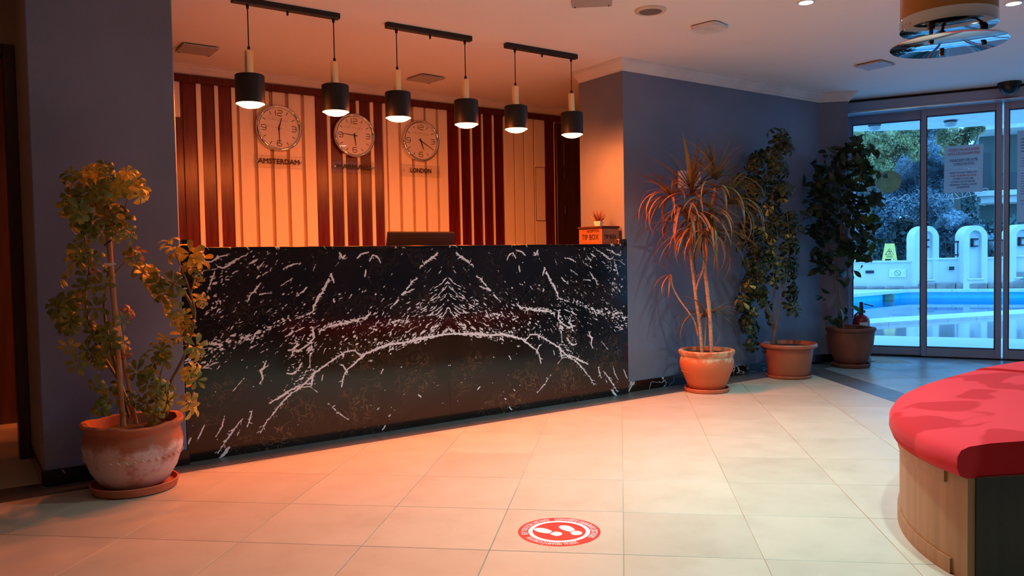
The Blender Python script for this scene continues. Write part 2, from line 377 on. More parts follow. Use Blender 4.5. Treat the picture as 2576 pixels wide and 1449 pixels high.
# black marble: hand drawn white veins come as a point attribute, fine brown web and dust from noise
def marble(name, attr):
    mt, nt, bs = nmat(name); bs.inputs['Roughness'].default_value = .10; bs.inputs['Specular IOR Level'].default_value = .45
    tc = N(nt, 'ShaderNodeTexCoord')
    at = N(nt, 'ShaderNodeAttribute'); at.attribute_name = 'vein'
    n0 = N(nt, 'ShaderNodeTexNoise'); n0.inputs['Scale'].default_value = 2.2; n0.inputs['Detail'].default_value = 5
    nt.links.new(tc.outputs['Object'], n0.inputs['Vector'])
    rp = N(nt, 'ShaderNodeValToRGB'); e = rp.color_ramp.elements
    e[0].position = .35; e[0].color = (.0045, .0040, .0040, 1); e[1].position = .68; e[1].color = (.016, .011, .009, 1)
    nt.links.new(n0.outputs['Fac'], rp.inputs['Fac'])
    # brown web: thin ridges of distorted noise
    n1 = N(nt, 'ShaderNodeTexNoise'); n1.inputs['Scale'].default_value = 9; n1.inputs['Detail'].default_value = 7; n1.inputs['Distortion'].default_value = 1.6; n1.inputs['Roughness'].default_value = .62
    nt.links.new(tc.outputs['Object'], n1.inputs['Vector'])
    s1 = N(nt, 'ShaderNodeMath'); s1.operation = 'SUBTRACT'; s1.inputs[1].default_value = .5; nt.links.new(n1.outputs['Fac'], s1.inputs[0])
    a1 = N(nt, 'ShaderNodeMath'); a1.operation = 'ABSOLUTE'; nt.links.new(s1.outputs[0], a1.inputs[0])
    m1 = N(nt, 'ShaderNodeMapRange'); m1.inputs['From Min'].default_value = 0; m1.inputs['From Max'].default_value = .022; m1.inputs['To Min'].default_value = 1; m1.inputs['To Max'].default_value = 0
    nt.links.new(a1.outputs[0], m1.inputs['Value'])
    n2 = N(nt, 'ShaderNodeTexNoise'); n2.inputs['Scale'].default_value = 3.1; n2.inputs['Detail'].default_value = 3; nt.links.new(tc.outputs['Object'], n2.inputs['Vector'])
    m2 = N(nt, 'ShaderNodeMapRange'); m2.inputs['From Min'].default_value = .47; m2.inputs['From Max'].default_value = .70; nt.links.new(n2.outputs['Fac'], m2.inputs['Value'])
    mm = N(nt, 'ShaderNodeMath'); mm.operation = 'MULTIPLY'; nt.links.new(m1.outputs[0], mm.inputs[0]); nt.links.new(m2.outputs[0], mm.inputs[1])
    # web is strongest in the lower half of the slab
    sx = N(nt, 'ShaderNodeSeparateXYZ'); nt.links.new(tc.outputs['Object'], sx.inputs[0])
    mz = N(nt, 'ShaderNodeMapRange'); mz.inputs['From Min'].default_value = .75; mz.inputs['From Max'].default_value = .25; mz.inputs['To Min'].default_value = .3; mz.inputs['To Max'].default_value = 1.0
    nt.links.new(sx.outputs['Z'], mz.inputs['Value'])
    mk = N(nt, 'ShaderNodeMath'); mk.operation = 'MULTIPLY'; nt.links.new(mm.outputs[0], mk.inputs[0]); nt.links.new(mz.outputs[0], mk.inputs[1])
    mk2 = N(nt, 'ShaderNodeMath'); mk2.operation = 'MULTIPLY'; mk2.inputs[1].default_value = 1.1; nt.links.new(mk.outputs[0], mk2.inputs[0])
    x1 = N(nt, 'ShaderNodeMix'); x1.data_type = 'RGBA'
    nt.links.new(mk2.outputs[0], x1.inputs['Factor']); nt.links.new(rp.outputs[0], x1.inputs[6]); x1.inputs[7].default_value = (.22, .12, .055, 1)
    out = x1.outputs[2]
    if attr:
        # break the drawn veins into ragged shards with a slanted noise (same on both mirrored slabs)
        au = N(nt, 'ShaderNodeAttribute'); au.attribute_name = 'run'
        cz = N(nt, 'ShaderNodeCombineXYZ'); nt.links.new(au.outputs['Fac'], cz.inputs[0]); nt.links.new(sx.outputs['Z'], cz.inputs[1])
        mp = N(nt, 'ShaderNodeMapping'); mp.inputs['Rotation'].default_value = (0, 0, -.75); mp.inputs['Scale'].default_value = (.55, 1.5, 1)
        nt.links.new(cz.outputs[0], mp.inputs['Vector'])
        nr = N(nt, 'ShaderNodeTexNoise'); nr.inputs['Scale'].default_value = 60; nr.inputs['Detail'].default_value = 3; nr.inputs['Roughness'].default_value = .6; nr.inputs['Distortion'].default_value = .6
        nt.links.new(mp.outputs[0], nr.inputs['Vector'])
        k1 = N(nt, 'ShaderNodeMath'); k1.operation = 'MULTIPLY_ADD'; k1.inputs[1].default_value = 1.9; k1.inputs[2].default_value = -.95; nt.links.new(nr.outputs['Fac'], k1.inputs[0])
        k2 = N(nt, 'ShaderNodeMath'); k2.operation = 'ADD'; nt.links.new(k1.outputs[0], k2.inputs[0]); nt.links.new(at.outputs['Fac'], k2.inputs[1])
        k3 = N(nt, 'ShaderNodeMapRange'); k3.inputs['From Min'].default_value = .43; k3.inputs['From Max'].default_value = .66; nt.links.new(k2.outputs[0], k3.inputs['Value'])
        k4 = N(nt, 'ShaderNodeMath'); k4.operation = 'GREATER_THAN'; k4.inputs[1].default_value = .04; nt.links.new(at.outputs['Fac'], k4.inputs[0])
        k5 = N(nt, 'ShaderNodeMath'); k5.operation = 'MULTIPLY'; nt.links.new(k3.outputs[0], k5.inputs[0]); nt.links.new(k4.outputs[0], k5.inputs[1])
        x2 = N(nt, 'ShaderNodeMix'); x2.data_type = 'RGBA'
        nt.links.new(k5.outputs[0], x2.inputs['Factor']); nt.links.new(out, x2.inputs[6]); x2.inputs[7].default_value = (.80, .80, .84, 1)
        out = x2.outputs[2]
    else:
        n3 = N(nt, 'ShaderNodeTexNoise'); n3.inputs['Scale'].default_value = 3.5; n3.inputs['Detail'].default_value = 4; n3.inputs['Distortion'].default_value = 1.0
        nt.links.new(tc.outputs['Object'], n3.inputs['Vector'])
        s3 = N(nt, 'ShaderNodeMath'); s3.operation = 'SUBTRACT'; s3.inputs[1].default_value = .56; nt.links.new(n3.outputs['Fac'], s3.inputs[0])
        a3 = N(nt, 'ShaderNodeMath'); a3.operation = 'ABSOLUTE'; nt.links.new(s3.outputs[0], a3.inputs[0])
        m3 = N(nt, 'ShaderNodeMapRange'); m3.inputs['From Max'].default_value = .012; m3.inputs['To Min'].default_value = 1; m3.inputs['To Max'].default_value = 0
        nt.links.new(a3.outputs[0], m3.inputs['Value'])
        x2 = N(nt, 'ShaderNodeMix'); x2.data_type = 'RGBA'
        nt.links.new(m3.outputs[0], x2.inputs['Factor']); nt.links.new(out, x2.inputs[6]); x2.inputs[7].default_value = (.70, .70, .72, 1)
        out = x2.outputs[2]
    nt.links.new(out, bs.inputs['Base Color'])
    return mt
M_MARBLE = marble('black_marble_veined', True)
M_MARBLE_P = marble('black_marble_plain', False)

# ================================================================== SETTING
# ---- floor: base slab (grout), every tile a piece of its own
def clip_half(poly, a, b, c):          # keep a*x+b*y<=c
    out = []
    for i in range(len(poly)):
        p, q = poly[i], poly[(i+1) % len(poly)]
        dp, dq = a*p[0]+b*p[1]-c, a*q[0]+b*q[1]-c
        if dp <= 0: out.append(p)
        if (dp < 0 < dq) or (dq < 0 < dp):
            t = dp/(dp-dq); out.append((p[0]+(q[0]-p[0])*t, p[1]+(q[1]-p[1])*t))
    return out
def poly_area(p): return .5*sum(p[i][0]*p[(i+1) % len(p)][1]-p[(i+1) % len(p)][0]*p[i][1] for i in range(len(p)))
def line_through(p, q):                # half-plane to the left is excluded: a*x+b*y<=c keeps the right side of p->q
    dx, dy = q[0]-p[0], q[1]-p[1]; a, b = -dy, dx; return (a, b, a*p[0]+b*p[1])
def inset(poly, g):
    if poly_area(poly) < 0: poly = poly[::-1]
    out = poly[:]
    n = len(poly)
    for i in range(n):
        p, q = poly[i], poly[(i+1) % n]; dx, dy = q[0]-p[0], q[1]-p[1]; l = math.hypot(dx, dy)
        if l < 1e-6: continue
        nx, ny = dy/l, -dx/l
        out = clip_half(out, nx, ny, nx*p[0]+ny*p[1]-g)
        if len(out) < 3: return []
    return out
def tile_bm(bm, poly, ctr, ch=.0012, depth=.008):
    ins = inset(poly, ch)
    if len(poly) < 3 or len(ins) < 3: return
    if poly_area(poly) < 0: poly = poly[::-1]
    top = [bm.verts.new((p[0]-ctr[0], p[1]-ctr[1], 0)) for p in ins]; bm.faces.new(top)
    if len(ins) == len(poly):
        # match ring start
        k0 = min(range(len(poly)), key=lambda k: (poly[k][0]-ins[0][0])**2+(poly[k][1]-ins[0][1])**2)
        poly = poly[k0:]+poly[:k0]
        mid = [bm.verts.new((p[0]-ctr[0], p[1]-ctr[1], -ch*.7)) for p in poly]
    else: mid = top
    low = [bm.verts.new((v.co.x, v.co.y, -depth)) for v in mid]
    n = len(mid)
    for i in range(n):
        j = (i+1) % n
        if mid is not top: bm.faces.new((top[j], top[i], mid[i], mid[j]))
        bm.faces.new((mid[j], mid[i], low[i], low[j]))
bm = B(); prism(bm, [(-4, -4), (12.5, -4), (12.5, -3), (10.9, -.7), (8.05, 4.70), (7.6, 7.2), (-4, 7.2)], -.06, -.0035)
floor = struct('floor', bm, M_GROUT, 'tiled lobby floor of beige porcelain tiles with a dark border', 'floor')
TC = Vector((.683, .7305, 0)).normalized(); TD = Vector((TC.y, -TC.x, 0))
PC, PD = .4985, .5125
strip_out, strip_in = 4.478, 4.69
bandL = line_through((5.683, 3.155), (6.457, 4.388)); bandU = line_through((6.028, 3.308), (6.824, 4.546))
def keep_side(p, ln, pt):
    a, b, c = ln
    if a*pt[0]+b*pt[1] > c: a, b, c = -a, -b, -c
    return clip_half(p, a, b, c)
def seen(c):
    v = Vector((c[0], c[1], 0))-EYE; z = v.dot(CW)
    if z < .4: return False
    return -350 < 1288+FOC*v.dot(CR)/z < 2900 and 724-FOC*v.dot(CU)/z < 1750
G = .0016
full_me = None
far_bm = B(); nt_ = 0
for i in range(-16, 18):
    for j in range(-13, 15):
        a0, a1 = 2.973+i*PC, 2.973+(i+1)*PC; b0, b1 = -.003+j*PD, -.003+(j+1)*PD
        cs = [TC*a+TD*b for a, b in ((a0, b0), (a0, b1), (a1, b1), (a1, b0))]
        poly = [(c.x, c.y) for c in cs]; ar0 = abs(poly_area(poly))
        ctr = ((cs[0].x+cs[2].x)/2, (cs[0].y+cs[2].y)/2)
        p = clip_half(poly, 0, 1, strip_out)
        if len(p) >= 3: p = keep_side(p, bandL, (0, 0))
        for hp in ((-1, 0, 3.6), (0, -1, 3.6)):
            if len(p) >= 3: p = clip_half(p, *hp)
        if len(p) < 3 or abs(poly_area(p)) < .002: continue
        p = inset(p, G)
        if len(p) < 3: continue
        is_full = abs(abs(poly_area(p))-ar0) < .02*ar0
        if not seen(ctr): tile_bm(far_bm, p, (0, 0)); continue
        if is_full and full_me is not None:
            o = link('tile', full_me, floor); o.location = (ctr[0], ctr[1], 0)
        else:
            bm = B(); tile_bm(bm, p, ctr); me = mesh_of('tile', bm, M_TILE)
            if is_full: full_me = me
            o = link('tile', me, floor); o.location = (ctr[0], ctr[1], 0)
        nt_ += 1
        # barely uneven laying
        o.rotation_euler = (rng.uniform(-.0006, .0006), rng.uniform(-.0006, .0006), 0)
part('tile_field', far_bm, M_TILE, floor, kind='stuff')
# dark border along counter and walls
xs = [-.6, .08, .77, 1.472, 2.160, 2.845, 3.512, 4.185, 4.87, 5.55, 6.25]
def border(poly):
    p = inset(poly, G)
    if len(p) < 3: return
    ctr = (sum(q[0] for q in p)/len(p), sum(q[1] for q in p)/len(p))
    bm = B(); tile_bm(bm, p, ctr); o = link('border_tile', mesh_of('border_tile', bm, M_TILE_D), floor); o.location = (ctr[0], ctr[1], 0)
for x0, x1 in zip(xs, xs[1:]):
    border([(x0, strip_out), (x1, strip_out), (x1, 4.75), (x0, 4.75)])
border([(6.25, strip_out), (6.90, strip_out), (6.90, 4.75), (6.25, 4.75)])
border([(6.90, strip_out), (7.38, strip_out), (7.16, 4.71), (7.16, 4.75), (6.90, 4.75)])
bdir = Vector((.774, 1.233, 0)).normalized(); bn = Vector((bdir.y, -bdir.x, 0))
b0 = Vector((6.457, 4.388, 0)) + bdir*.06
for k in range(9):
    p0 = b0 - bdir*(.69*k); p1 = b0 - bdir*(.69*(k+1)); wv = bn*.262
    if k == 0: p0 = b0 + bdir*.4
    border(clip_half([(p0.x, p0.y), (p1.x, p1.y), (p1.x+wv.x, p1.y+wv.y), (p0.x+wv.x, p0.y+wv.y)], 0, 1, strip_out))
# vestibule tiles between the dark band and the glass doors, laid square to the band
vo = b0 + bn*.262
for i in range(0, 9):
    for j in range(-6, 12):
        cs = [vo + bn*(a*.5) - bdir*(b*.5) for a, b in ((i, j), (i+1, j), (i+1, j+1), (i, j+1))]
        poly = [(c.x, c.y) for c in cs]
        ctr = ((cs[0].x+cs[2].x)/2, (cs[0].y+cs[2].y)/2)
        if i < 0: continue
        p = clip_half(poly, DN.x, DN.y, 9.36)
        if len(p) >= 3 and ctr[0] < 7.75: p = clip_half(p, 0, 1, strip_out) if ctr[0] < 7.3 else clip_half(p, .73, .683, .73*7.35+.683*4.54)
        if len(p) >= 3 and abs(poly_area(p)) > .003:
            p = inset(p, G)
            if len(p) < 3: continue
            bm = B(); tile_bm(bm, p, ctr); o = link('vestibule_tile', mesh_of('vestibule_tile', bm, M_TILE_V), floor); o.location = (ctr[0], ctr[1], 0)
# tiles behind the counter, plain
bm = B(); box(bm, -3.9, 6.4, 4.74, 6.71, -.006, 0.0); part('staff_floor', bm, M_TILE, floor, kind='stuff')

# ---- ceiling
bm = B(); prism(bm, [(-4, -4), (12.5, -4), (12.5, -3), (10.6, -.6), (8.05, 4.70), (7.6, 7.2), (-4, 7.2)], CEIL, CEIL+.15)
struct('ceiling', bm, M_CEIL, 'smooth white painted lobby ceiling', 'ceiling')

# ---- walls
YP, YR = 4.655, 4.745
bm = B(); box(bm, .345, 1.04, YP, 5.43, 0, CEIL, .006)
wall_pier = struct('wall_left', bm, [M_SLATE, M_BROWNWALL], 'slate blue wall pier left of the reception counter', 'wall')
for f in wall_pier.data.polygons:
    if f.normal.x < -.8: f.material_index = 1
bm = B()
prism(bm, [(4.485, YR), (7.16, YR), (7.16, 5.29), (4.485, 5.29)][::-1], 0, CEIL)
bmesh.ops.recalc_face_normals(bm, faces=bm.faces)
wall_right = struct('wall_right', bm, M_SLATE, 'slate blue wall behind the potted plants right of the counter', 'wall')
bm = B(); prism(bm, [(7.16, YR), (7.35, 4.545), (7.95, 5.05), (7.95, 5.29), (7.16, 5.29)][::-1], 0, CEIL); bmesh.ops.recalc_face_normals(bm, faces=bm.faces)
struct('wall_corner', bm, M_SLATE, 'narrow splayed slate blue wall end beside the glass doors', 'wall')
# wall across the passage at far left, with a dark framed opening
bm = B(); box(bm, -3.9, .345, 5.43, 5.53, 2.40, CEIL); box(bm, -3.9, -.75, 5.43, 5.53, 0, 2.40)
struct('wall_passage', bm, M_BROWNWALL, 'brown wall across the passage left of the slate pier', 'wall')
bm = B(); box(bm, .285, .345, 5.40, 5.55, 0, 2.40, .004); box(bm, -.75, -.69, 5.40, 5.55, 0, 2.40, .004); box(bm, -.69, .285, 5.40, 5.55, 2.34, 2.40, .004)
struct('door_4', bm, M_DARKWOOD, 'dark wooden frame of the doorway left of the slate pier', 'door frame')
# room shell out of view
bm = B(); box(bm, -4, -3.9, -4, 7.2, 0, CEIL); struct('wall_far_left', bm, M_ROOMWALL, 'plain lobby wall out of view at left', 'wall')
bm = B(); box(bm, -4, 12.5, -4, -3.9, 0, CEIL); struct('wall_behind', bm, M_ROOMWALL, 'plain lobby wall behind the camera', 'wall')
bm = B(); box(bm, 7.0, 9, -.06, .14, 0, CEIL); box(bm, 2.75, 7.0, -.06, .14, 2.60, CEIL); o = struct('wall_street', bm, M_ROOMWALL, 'plain lobby wall right of the glass doors out of view', 'wall')
o.location = D0; o.rotation_euler = (0, 0, DROT)
bm = B(); box(bm, 6.3, 6.4, 5.29, 6.8, 0, CEIL); struct('wall_staff', bm, M_ROOMWALL, 'end wall of the staff area behind the slate wall', 'wall')

# back wall behind the counter: board toned with the groove shade, every plank and slat a piece of its own
YB = 6.71
bm = B(); box(bm, -3.9, 6.3, YB, YB+.1, 0, CEIL)
wall_back = struct('wall_back', bm, M_GROOVE, 'plank clad back wall of dark red and cream boards behind the counter', 'wall')
ZT = 2.575
def plank(x0, x1, mat_, th, z0=0.0, z1=ZT, name='plank'):
    w = (x1-x0)/2
    bm = B(); box(bm, -w, w, -th, 0, 0, z1-z0, .003)
    o = part(name, bm, mat_, wall_back); o.location = ((x0+x1)/2, YB, z0); return o
dark = [(1.552, 1.652), (1.695, 1.795), (1.830, 1.930), (2.655, 2.756), (2.789, 2.896), (2.929, 3.036), (3.069, 3.172), (3.209, 3.297),
        (3.996, 4.121), (4.144, 4.253), (4.277, 4.388), (4.408, 4.519), (4.539, 4.654), (5.192, 5.315)]
cream = [(1.995, 2.108), (2.137, 2.246), (2.276, 2.384), (2.414, 2.522), (2.552, 2.650), (3.350, 3.460), (3.488, 3.597), (3.625, 3.733), (3.757, 3.866), (3.890, 3.990),
         (4.662, 4.780), (4.796, 4.905), (4.921, 5.035), (5.052, 5.187)]
slats = [(1.654, 1.693), (1.797, 1.828), (1.932, 1.972), (2.758, 2.787), (2.898, 2.927), (3.038, 3.067), (3.174, 3.207), (3.300, 3.332), (4.123, 4.142), (4.255, 4.275), (4.390, 4.406), (4.521, 4.537)]
for a, b in dark: plank(a, b, M_WOOD_RED, .012)
for a, b in cream: plank(a, b, M_WOOD_CREAM, .022)
for a, b in slats: plank(a, b, M_WOOD_CREAM, .026, name='slat')
plank(1.30, 1.548, M_WOOD_RED, .012, 0, ZT)
plank(1.483, 1.530, M_WOOD_CREAM, .03, 2.286, ZT, 'slat')
x = 1.29
while x > -3.6:
    plank(x-.16, x, M_DARKWOOD, .014); x -= .178  # shade of the passage put into these planks as darker wood
plank(5.318, 5.326, M_WOOD_CREAM, .012, name='slat')
bm = B(); box(bm, -3.9, 6.3, YB-.045, YB, ZT-.012, ZT+.05, .004); part('top_rail', bm, M_WOOD_RED, wall_back)
# small access panel in the last cream board
bm = B(); box(bm, -.058, .058, -.006, 0, 0, .555, .002); o = part('access_panel', bm, M_WOOD_CREAM, wall_back); o.location = (5.119, YB-.0225, 1.508)
bm = B()
for (a, b, c, d) in ((-.0635, .0635, 0, .006), (-.0635, .0635, .561, .567), (-.0635, -.0575, 0, .567), (.0575, .0635, 0, .567)): box(bm, a, b, -.0035, 0, c, d)
o = part('access_panel_gap', bm, M_DARKWOOD, wall_back); o.location = (5.119, YB-.0215, 1.502)
# dark staff door in the far right corner
d2 = thing('door_5', 'dark wooden staff door right of the cream boards', 'door', (5.33, YB, 0)); d2['kind'] = 'structure'
bm = B(); box(bm, 0, .10, -.04, 0, 0, ZT-.03, .004); box(bm, .90, .97, -.04, 0, 0, ZT-.03, .004); box(bm, .10, .90, -.04, 0, 2.10, ZT-.03, .004); part('frame', bm, M_DARKWOOD, d2)
bm = B(); box(bm, .104, .896, -.03, 0, .005, 2.095, .003); part('leaf', bm, M_DARKWOOD, d2)
for zz in (.3, 1.58, 1.95):
    bm = B(); lathe(bm, [(0, 0), (.014, 0), (.014, .09), (0, .09)], 10); o = part('hinge', bm, M_BLACK, d2); o.location = (.102, -.045, zz)

# ---- cornices (profiled plaster)
def cornice(name, path, label, closed_ends=True, h=.085, w=.085):
    """path: 2-D points with the room on the right-hand side when walking along it"""
    prof = [(0, 0), (.012, 0), (.014, .012), (.030, .022), (.052, .048), (.066, .062), (.070, .074), (w, .076), (w, h), (0, h)]
    bm = B(); P = [Vector((p[0], p[1])) for p in path]; rings = []
    for i, p in enumerate(P):
        def nrm(a, b):
            d = (b-a).normalized(); return Vector((d.y, -d.x))
        if i == 0: n = nrm(P[0], P[1]); k = 1
        elif i == len(P)-1: n = nrm(P[-2], P[-1]); k = 1
        else:
            n1, n2 = nrm(P[i-1], p), nrm(p, P[i+1]); n = (n1+n2).normalized(); k = 1/max(.3, n.dot(n1))
        rings.append([bm.verts.new((p.x+n.x*k*a, p.y+n.y*k*a, CEIL-h+b)) for a, b in prof])
    for A, Bq in zip(rings, rings[1:]):
        for k in range(len(prof)-1): bm.faces.new((A[k], A[k+1], Bq[k+1], Bq[k]))
    bm.faces.new(rings[0]); bm.faces.new(rings[-1][::-1])
    bmesh.ops.recalc_face_normals(bm, faces=bm.faces)
    return struct(name, bm, M_CORNICE, label, 'cornice')
cornice('trim_1', [(4.485, 5.285), (4.485, YR), (7.16, YR), (7.35, 4.545), (7.44, 4.62)], 'white plaster cornice along the slate wall above the plants')
cornice('trim_2', [(-3.9, YB), (6.3, YB)], 'white plaster cornice above the plank clad back wall')
# ---- baseboards: black marble
bm = B(); box(bm, .333, 1.05, YP-.014, YP, 0, .085, .002); box(bm, .333, .345, YP, 5.40, 0, .085, .002)
struct('baseboard_left', bm, M_MARBLE_P, 'black marble baseboard of the slate pier', 'baseboard')
bm = B(); box(bm, 4.458, 7.16, YR-.018, YR, 0, .085, .002)
v = Vector((.19, -.2, 0)).normalized(); nn_ = Vector((-v.y*-1, v.x*-1, 0))
prism(bm, [(7.16, YR-.018), (7.345, 4.535), (7.36, 4.55), (7.17, YR+.01)], 0, .085)
struct('baseboard_right', bm, M_MARBLE_P, 'black marble baseboard under the slate wall by the plants', 'baseboard')

# ================================================================== RECEPTION COUNTER
XL, XC, XR, YC, ZC = 1.05, 2.774, 4.456, 4.690, 1.198
def cpt(a, b):                          # a vein point, read off the left slab, as (metres from the left end, height)
    p = on_y(440+a*.41405, 600+b*.41405, YC); return (p.x-XL, p.z)
VEINS = [  # (points, width in m, shatter)
 ([(2000,540),(1760,566),(1662,580),(1594,590),(1500,610),(1400,632),(1300,645),(1240,665),(1180,690),(1130,725),(1080,770),(1040,805),(1022,850),(1012,902)], .016, .35),
 ([(1170,700),(1120,705),(1090,680),(1040,690),(980,725),(910,775),(860,810),(820,850),(770,900),(700,950),(650,1000),(600,1060),(560,1110),(520,1180)], .011, .5),
 ([(760,890),(690,930),(620,975),(570,1002)], .013, .5), ([(1040,800),(1020,770),(1000,765)], .010, .3),
 ([(840,442),(852,400),(875,355),(900,318),(925,270),(952,215)], .018, .6),
 ([(945,215),(960,250),(965,265)], .016, .3),
 ([(1310,422),(1350,380),(1395,330),(1420,290),(1450,255),(1480,240)], .013, .6), ([(1488,182),(1520,150),(1560,118),(1596,92)], .016, .6), ([(1394,335),(1455,308)], .007, .4),
 ([(880,562),(950,530),(1030,515),(1110,495),(1180,470),(1190,455)], .016, .9),
 ([(835,538),(848,600),(800,655)], .013, .6), ([(800,655),(770,670),(740,690)], .012, .6), ([(745,640),(722,690)], .014, .5), ([(672,595),(700,580),(722,562)], .010, .5),
 ([(770,758),(750,795),(720,822),(680,820)], .014, .5), ([(845,805),(830,895)], .011, .5), ([(820,700),(822,790)], .007, .5),
 ([(415,1095),(380,1130),(340,1190),(300,1245),(262,1305)], .009, .4), ([(302,1080),(288,1140),(248,1205)], .008, .3), ([(468,1050),(455,1100),(440,1145)], .009, .4), ([(180,1135),(160,1180),(132,1235)], .008, .2), ([(98,1212),(80,1248)], .010, .2),
 ([(328,1272),(300,1310),(272,1338)], .022, .2), ([(555,745),(540,790),(520,800),(535,850),(515,885)], .012, .5),
 ([(445,92),(375,128),(300,182),(248,168)], .012, .6), ([(160,112),(163,150),(222,140),(260,118),(322,98)], .009, .5), ([(242,200),(222,260),(196,330)], .007, .6), ([(110,240),(180,195),(260,185)], .004, .3),
 ([(522,270),(480,325),(455,350),(440,388)], .009, .5), ([(800,302),(770,330),(738,352)], .010, .3), ([(765,150),(700,165),(655,185)], .006, .6), ([(500,345),(545,335),(590,332)], .006, .6), ([(720,240),(640,290)], .005, .7),
 ([(1000,84),(1018,122),(1035,100)], .014, .5), ([(1175,84),(1130,95),(1108,122)], .013, .3), ([(1182,140),(1200,105),(1230,108),(1250,150)], .010, .4), ([(1160,190),(1155,235)], .010, .6),
 ([(420,850),(385,890),(352,930)], .005, .2), ([(770,905),(820,900),(868,935)], .004, .2), ([(930,1000),(990,1060),(1060,1105)], .004, .5), ([(1265,795),(1252,820)], .007, .2), ([(1480,950),(1495,965)], .009, .3), ([(1260,1165),(1278,1140)], .010, .2), ([(1230,1040),(1240,1030)], .007, .2), ([(1300,1080),(1310,1070)], .007, .2),
 ([(900,830),(892,865)], .006, .2), ([(395,1160),(378,1200)], .004, .2),
]
BANDS = [  # shattered bands: centre line, half width, number of chips
 ([(115,690),(220,655),(330,625),(430,605),(520,590),(600,540),(680,512),(740,487),(800,458),(832,442)], .034, 240),
 ([(60,760),(170,690),(240,680),(330,650)], .03, 60), ([(180,775),(250,725),(300,690)], .02, 26),
 ([(880,560),(950,530),(1030,515),(1110,495),(1180,470)], .022, 90), ([(1190,550),(1260,515),(1330,512),(1420,500)], .022, 90),
 ([(1290,700),(1400,640),(1500,612),(1600,590)], .022, 70), ([(680,600),(760,660),(720,760),(760,820)], .09, 95), ([(830,450),(825,560),(830,700)], .03, 46),
 ([(650,950),(720,880),(780,820),(860,800)], .03, 40), ([(1050,720),(1000,640),(1080,560),(1200,600)], .07, 60),
 ([(1150,690),(1250,640),(1380,600),(1500,560),(1580,500)], .06, 120), ([(200,480),(250,400),(230,300),(300,190)], .06, 60), ([(470,180),(560,150),(640,140)], .07, 30), ([(1250,560),(1400,480),(1560,400)], .07, 60),
]
def seg_paint(A, U, V, p, q, w0, w1, val=1.0):
    pad = max(w0, w1)*1.6+.004
    du = U[1]-U[0]; dv = V[1]-V[0]
    i0 = max(0, int((min(p[0], q[0])-pad-U[0])/du)); i1 = min(len(U), int((max(p[0], q[0])+pad-U[0])/du)+2)
    j0 = max(0, int((min(p[1], q[1])-pad-V[0])/dv)); j1 = min(len(V), int((max(p[1], q[1])+pad-V[0])/dv)+2)
    if i1 <= i0 or j1 <= j0: return
    X, Y = np.meshgrid(U[i0:i1], V[j0:j1]); dx, dy = q[0]-p[0], q[1]-p[1]; L2 = dx*dx+dy*dy+1e-12
    t = np.clip(((X-p[0])*dx+(Y-p[1])*dy)/L2, 0, 1); d = np.hypot(X-p[0]-t*dx, Y-p[1]-t*dy)
    w = (w0+(w1-w0)*t)/2
    a = np.clip((w-d)/.0065+.62, 0, 1)*val
    A[j0:j1, i0:i1] = np.maximum(A[j0:j1, i0:i1], a)
def resample(pts, step):
    out = [pts[0]]
    for p, q in zip(pts, pts[1:]):
        n = max(1, int(math.hypot(q[0]-p[0], q[1]-p[1])/step))
        for k in range(1, n+1): out.append((p[0]+(q[0]-p[0])*k/n, p[1]+(q[1]-p[1])*k/n))
    return out
def chip(A, U, V, c, ang, l, w, val=1.0, r=nprng):
    """a curved sliver with tapering ends"""
    bend = r.uniform(-.5, .5); n = 4; pts = []
    for k in range(n+1):
        t = k/n-.5; a = ang+bend*t
        pts.append((c[0]+l*t*math.cos(a), c[1]+l*t*math.sin(a)))
    for k in range(n):
        f = lambda t: max(.12, 1-abs(2*t-1)**1.5)
        seg_paint(A, U, V, pts[k], pts[k+1], w*f(k/n), w*f((k+1)/n), val)
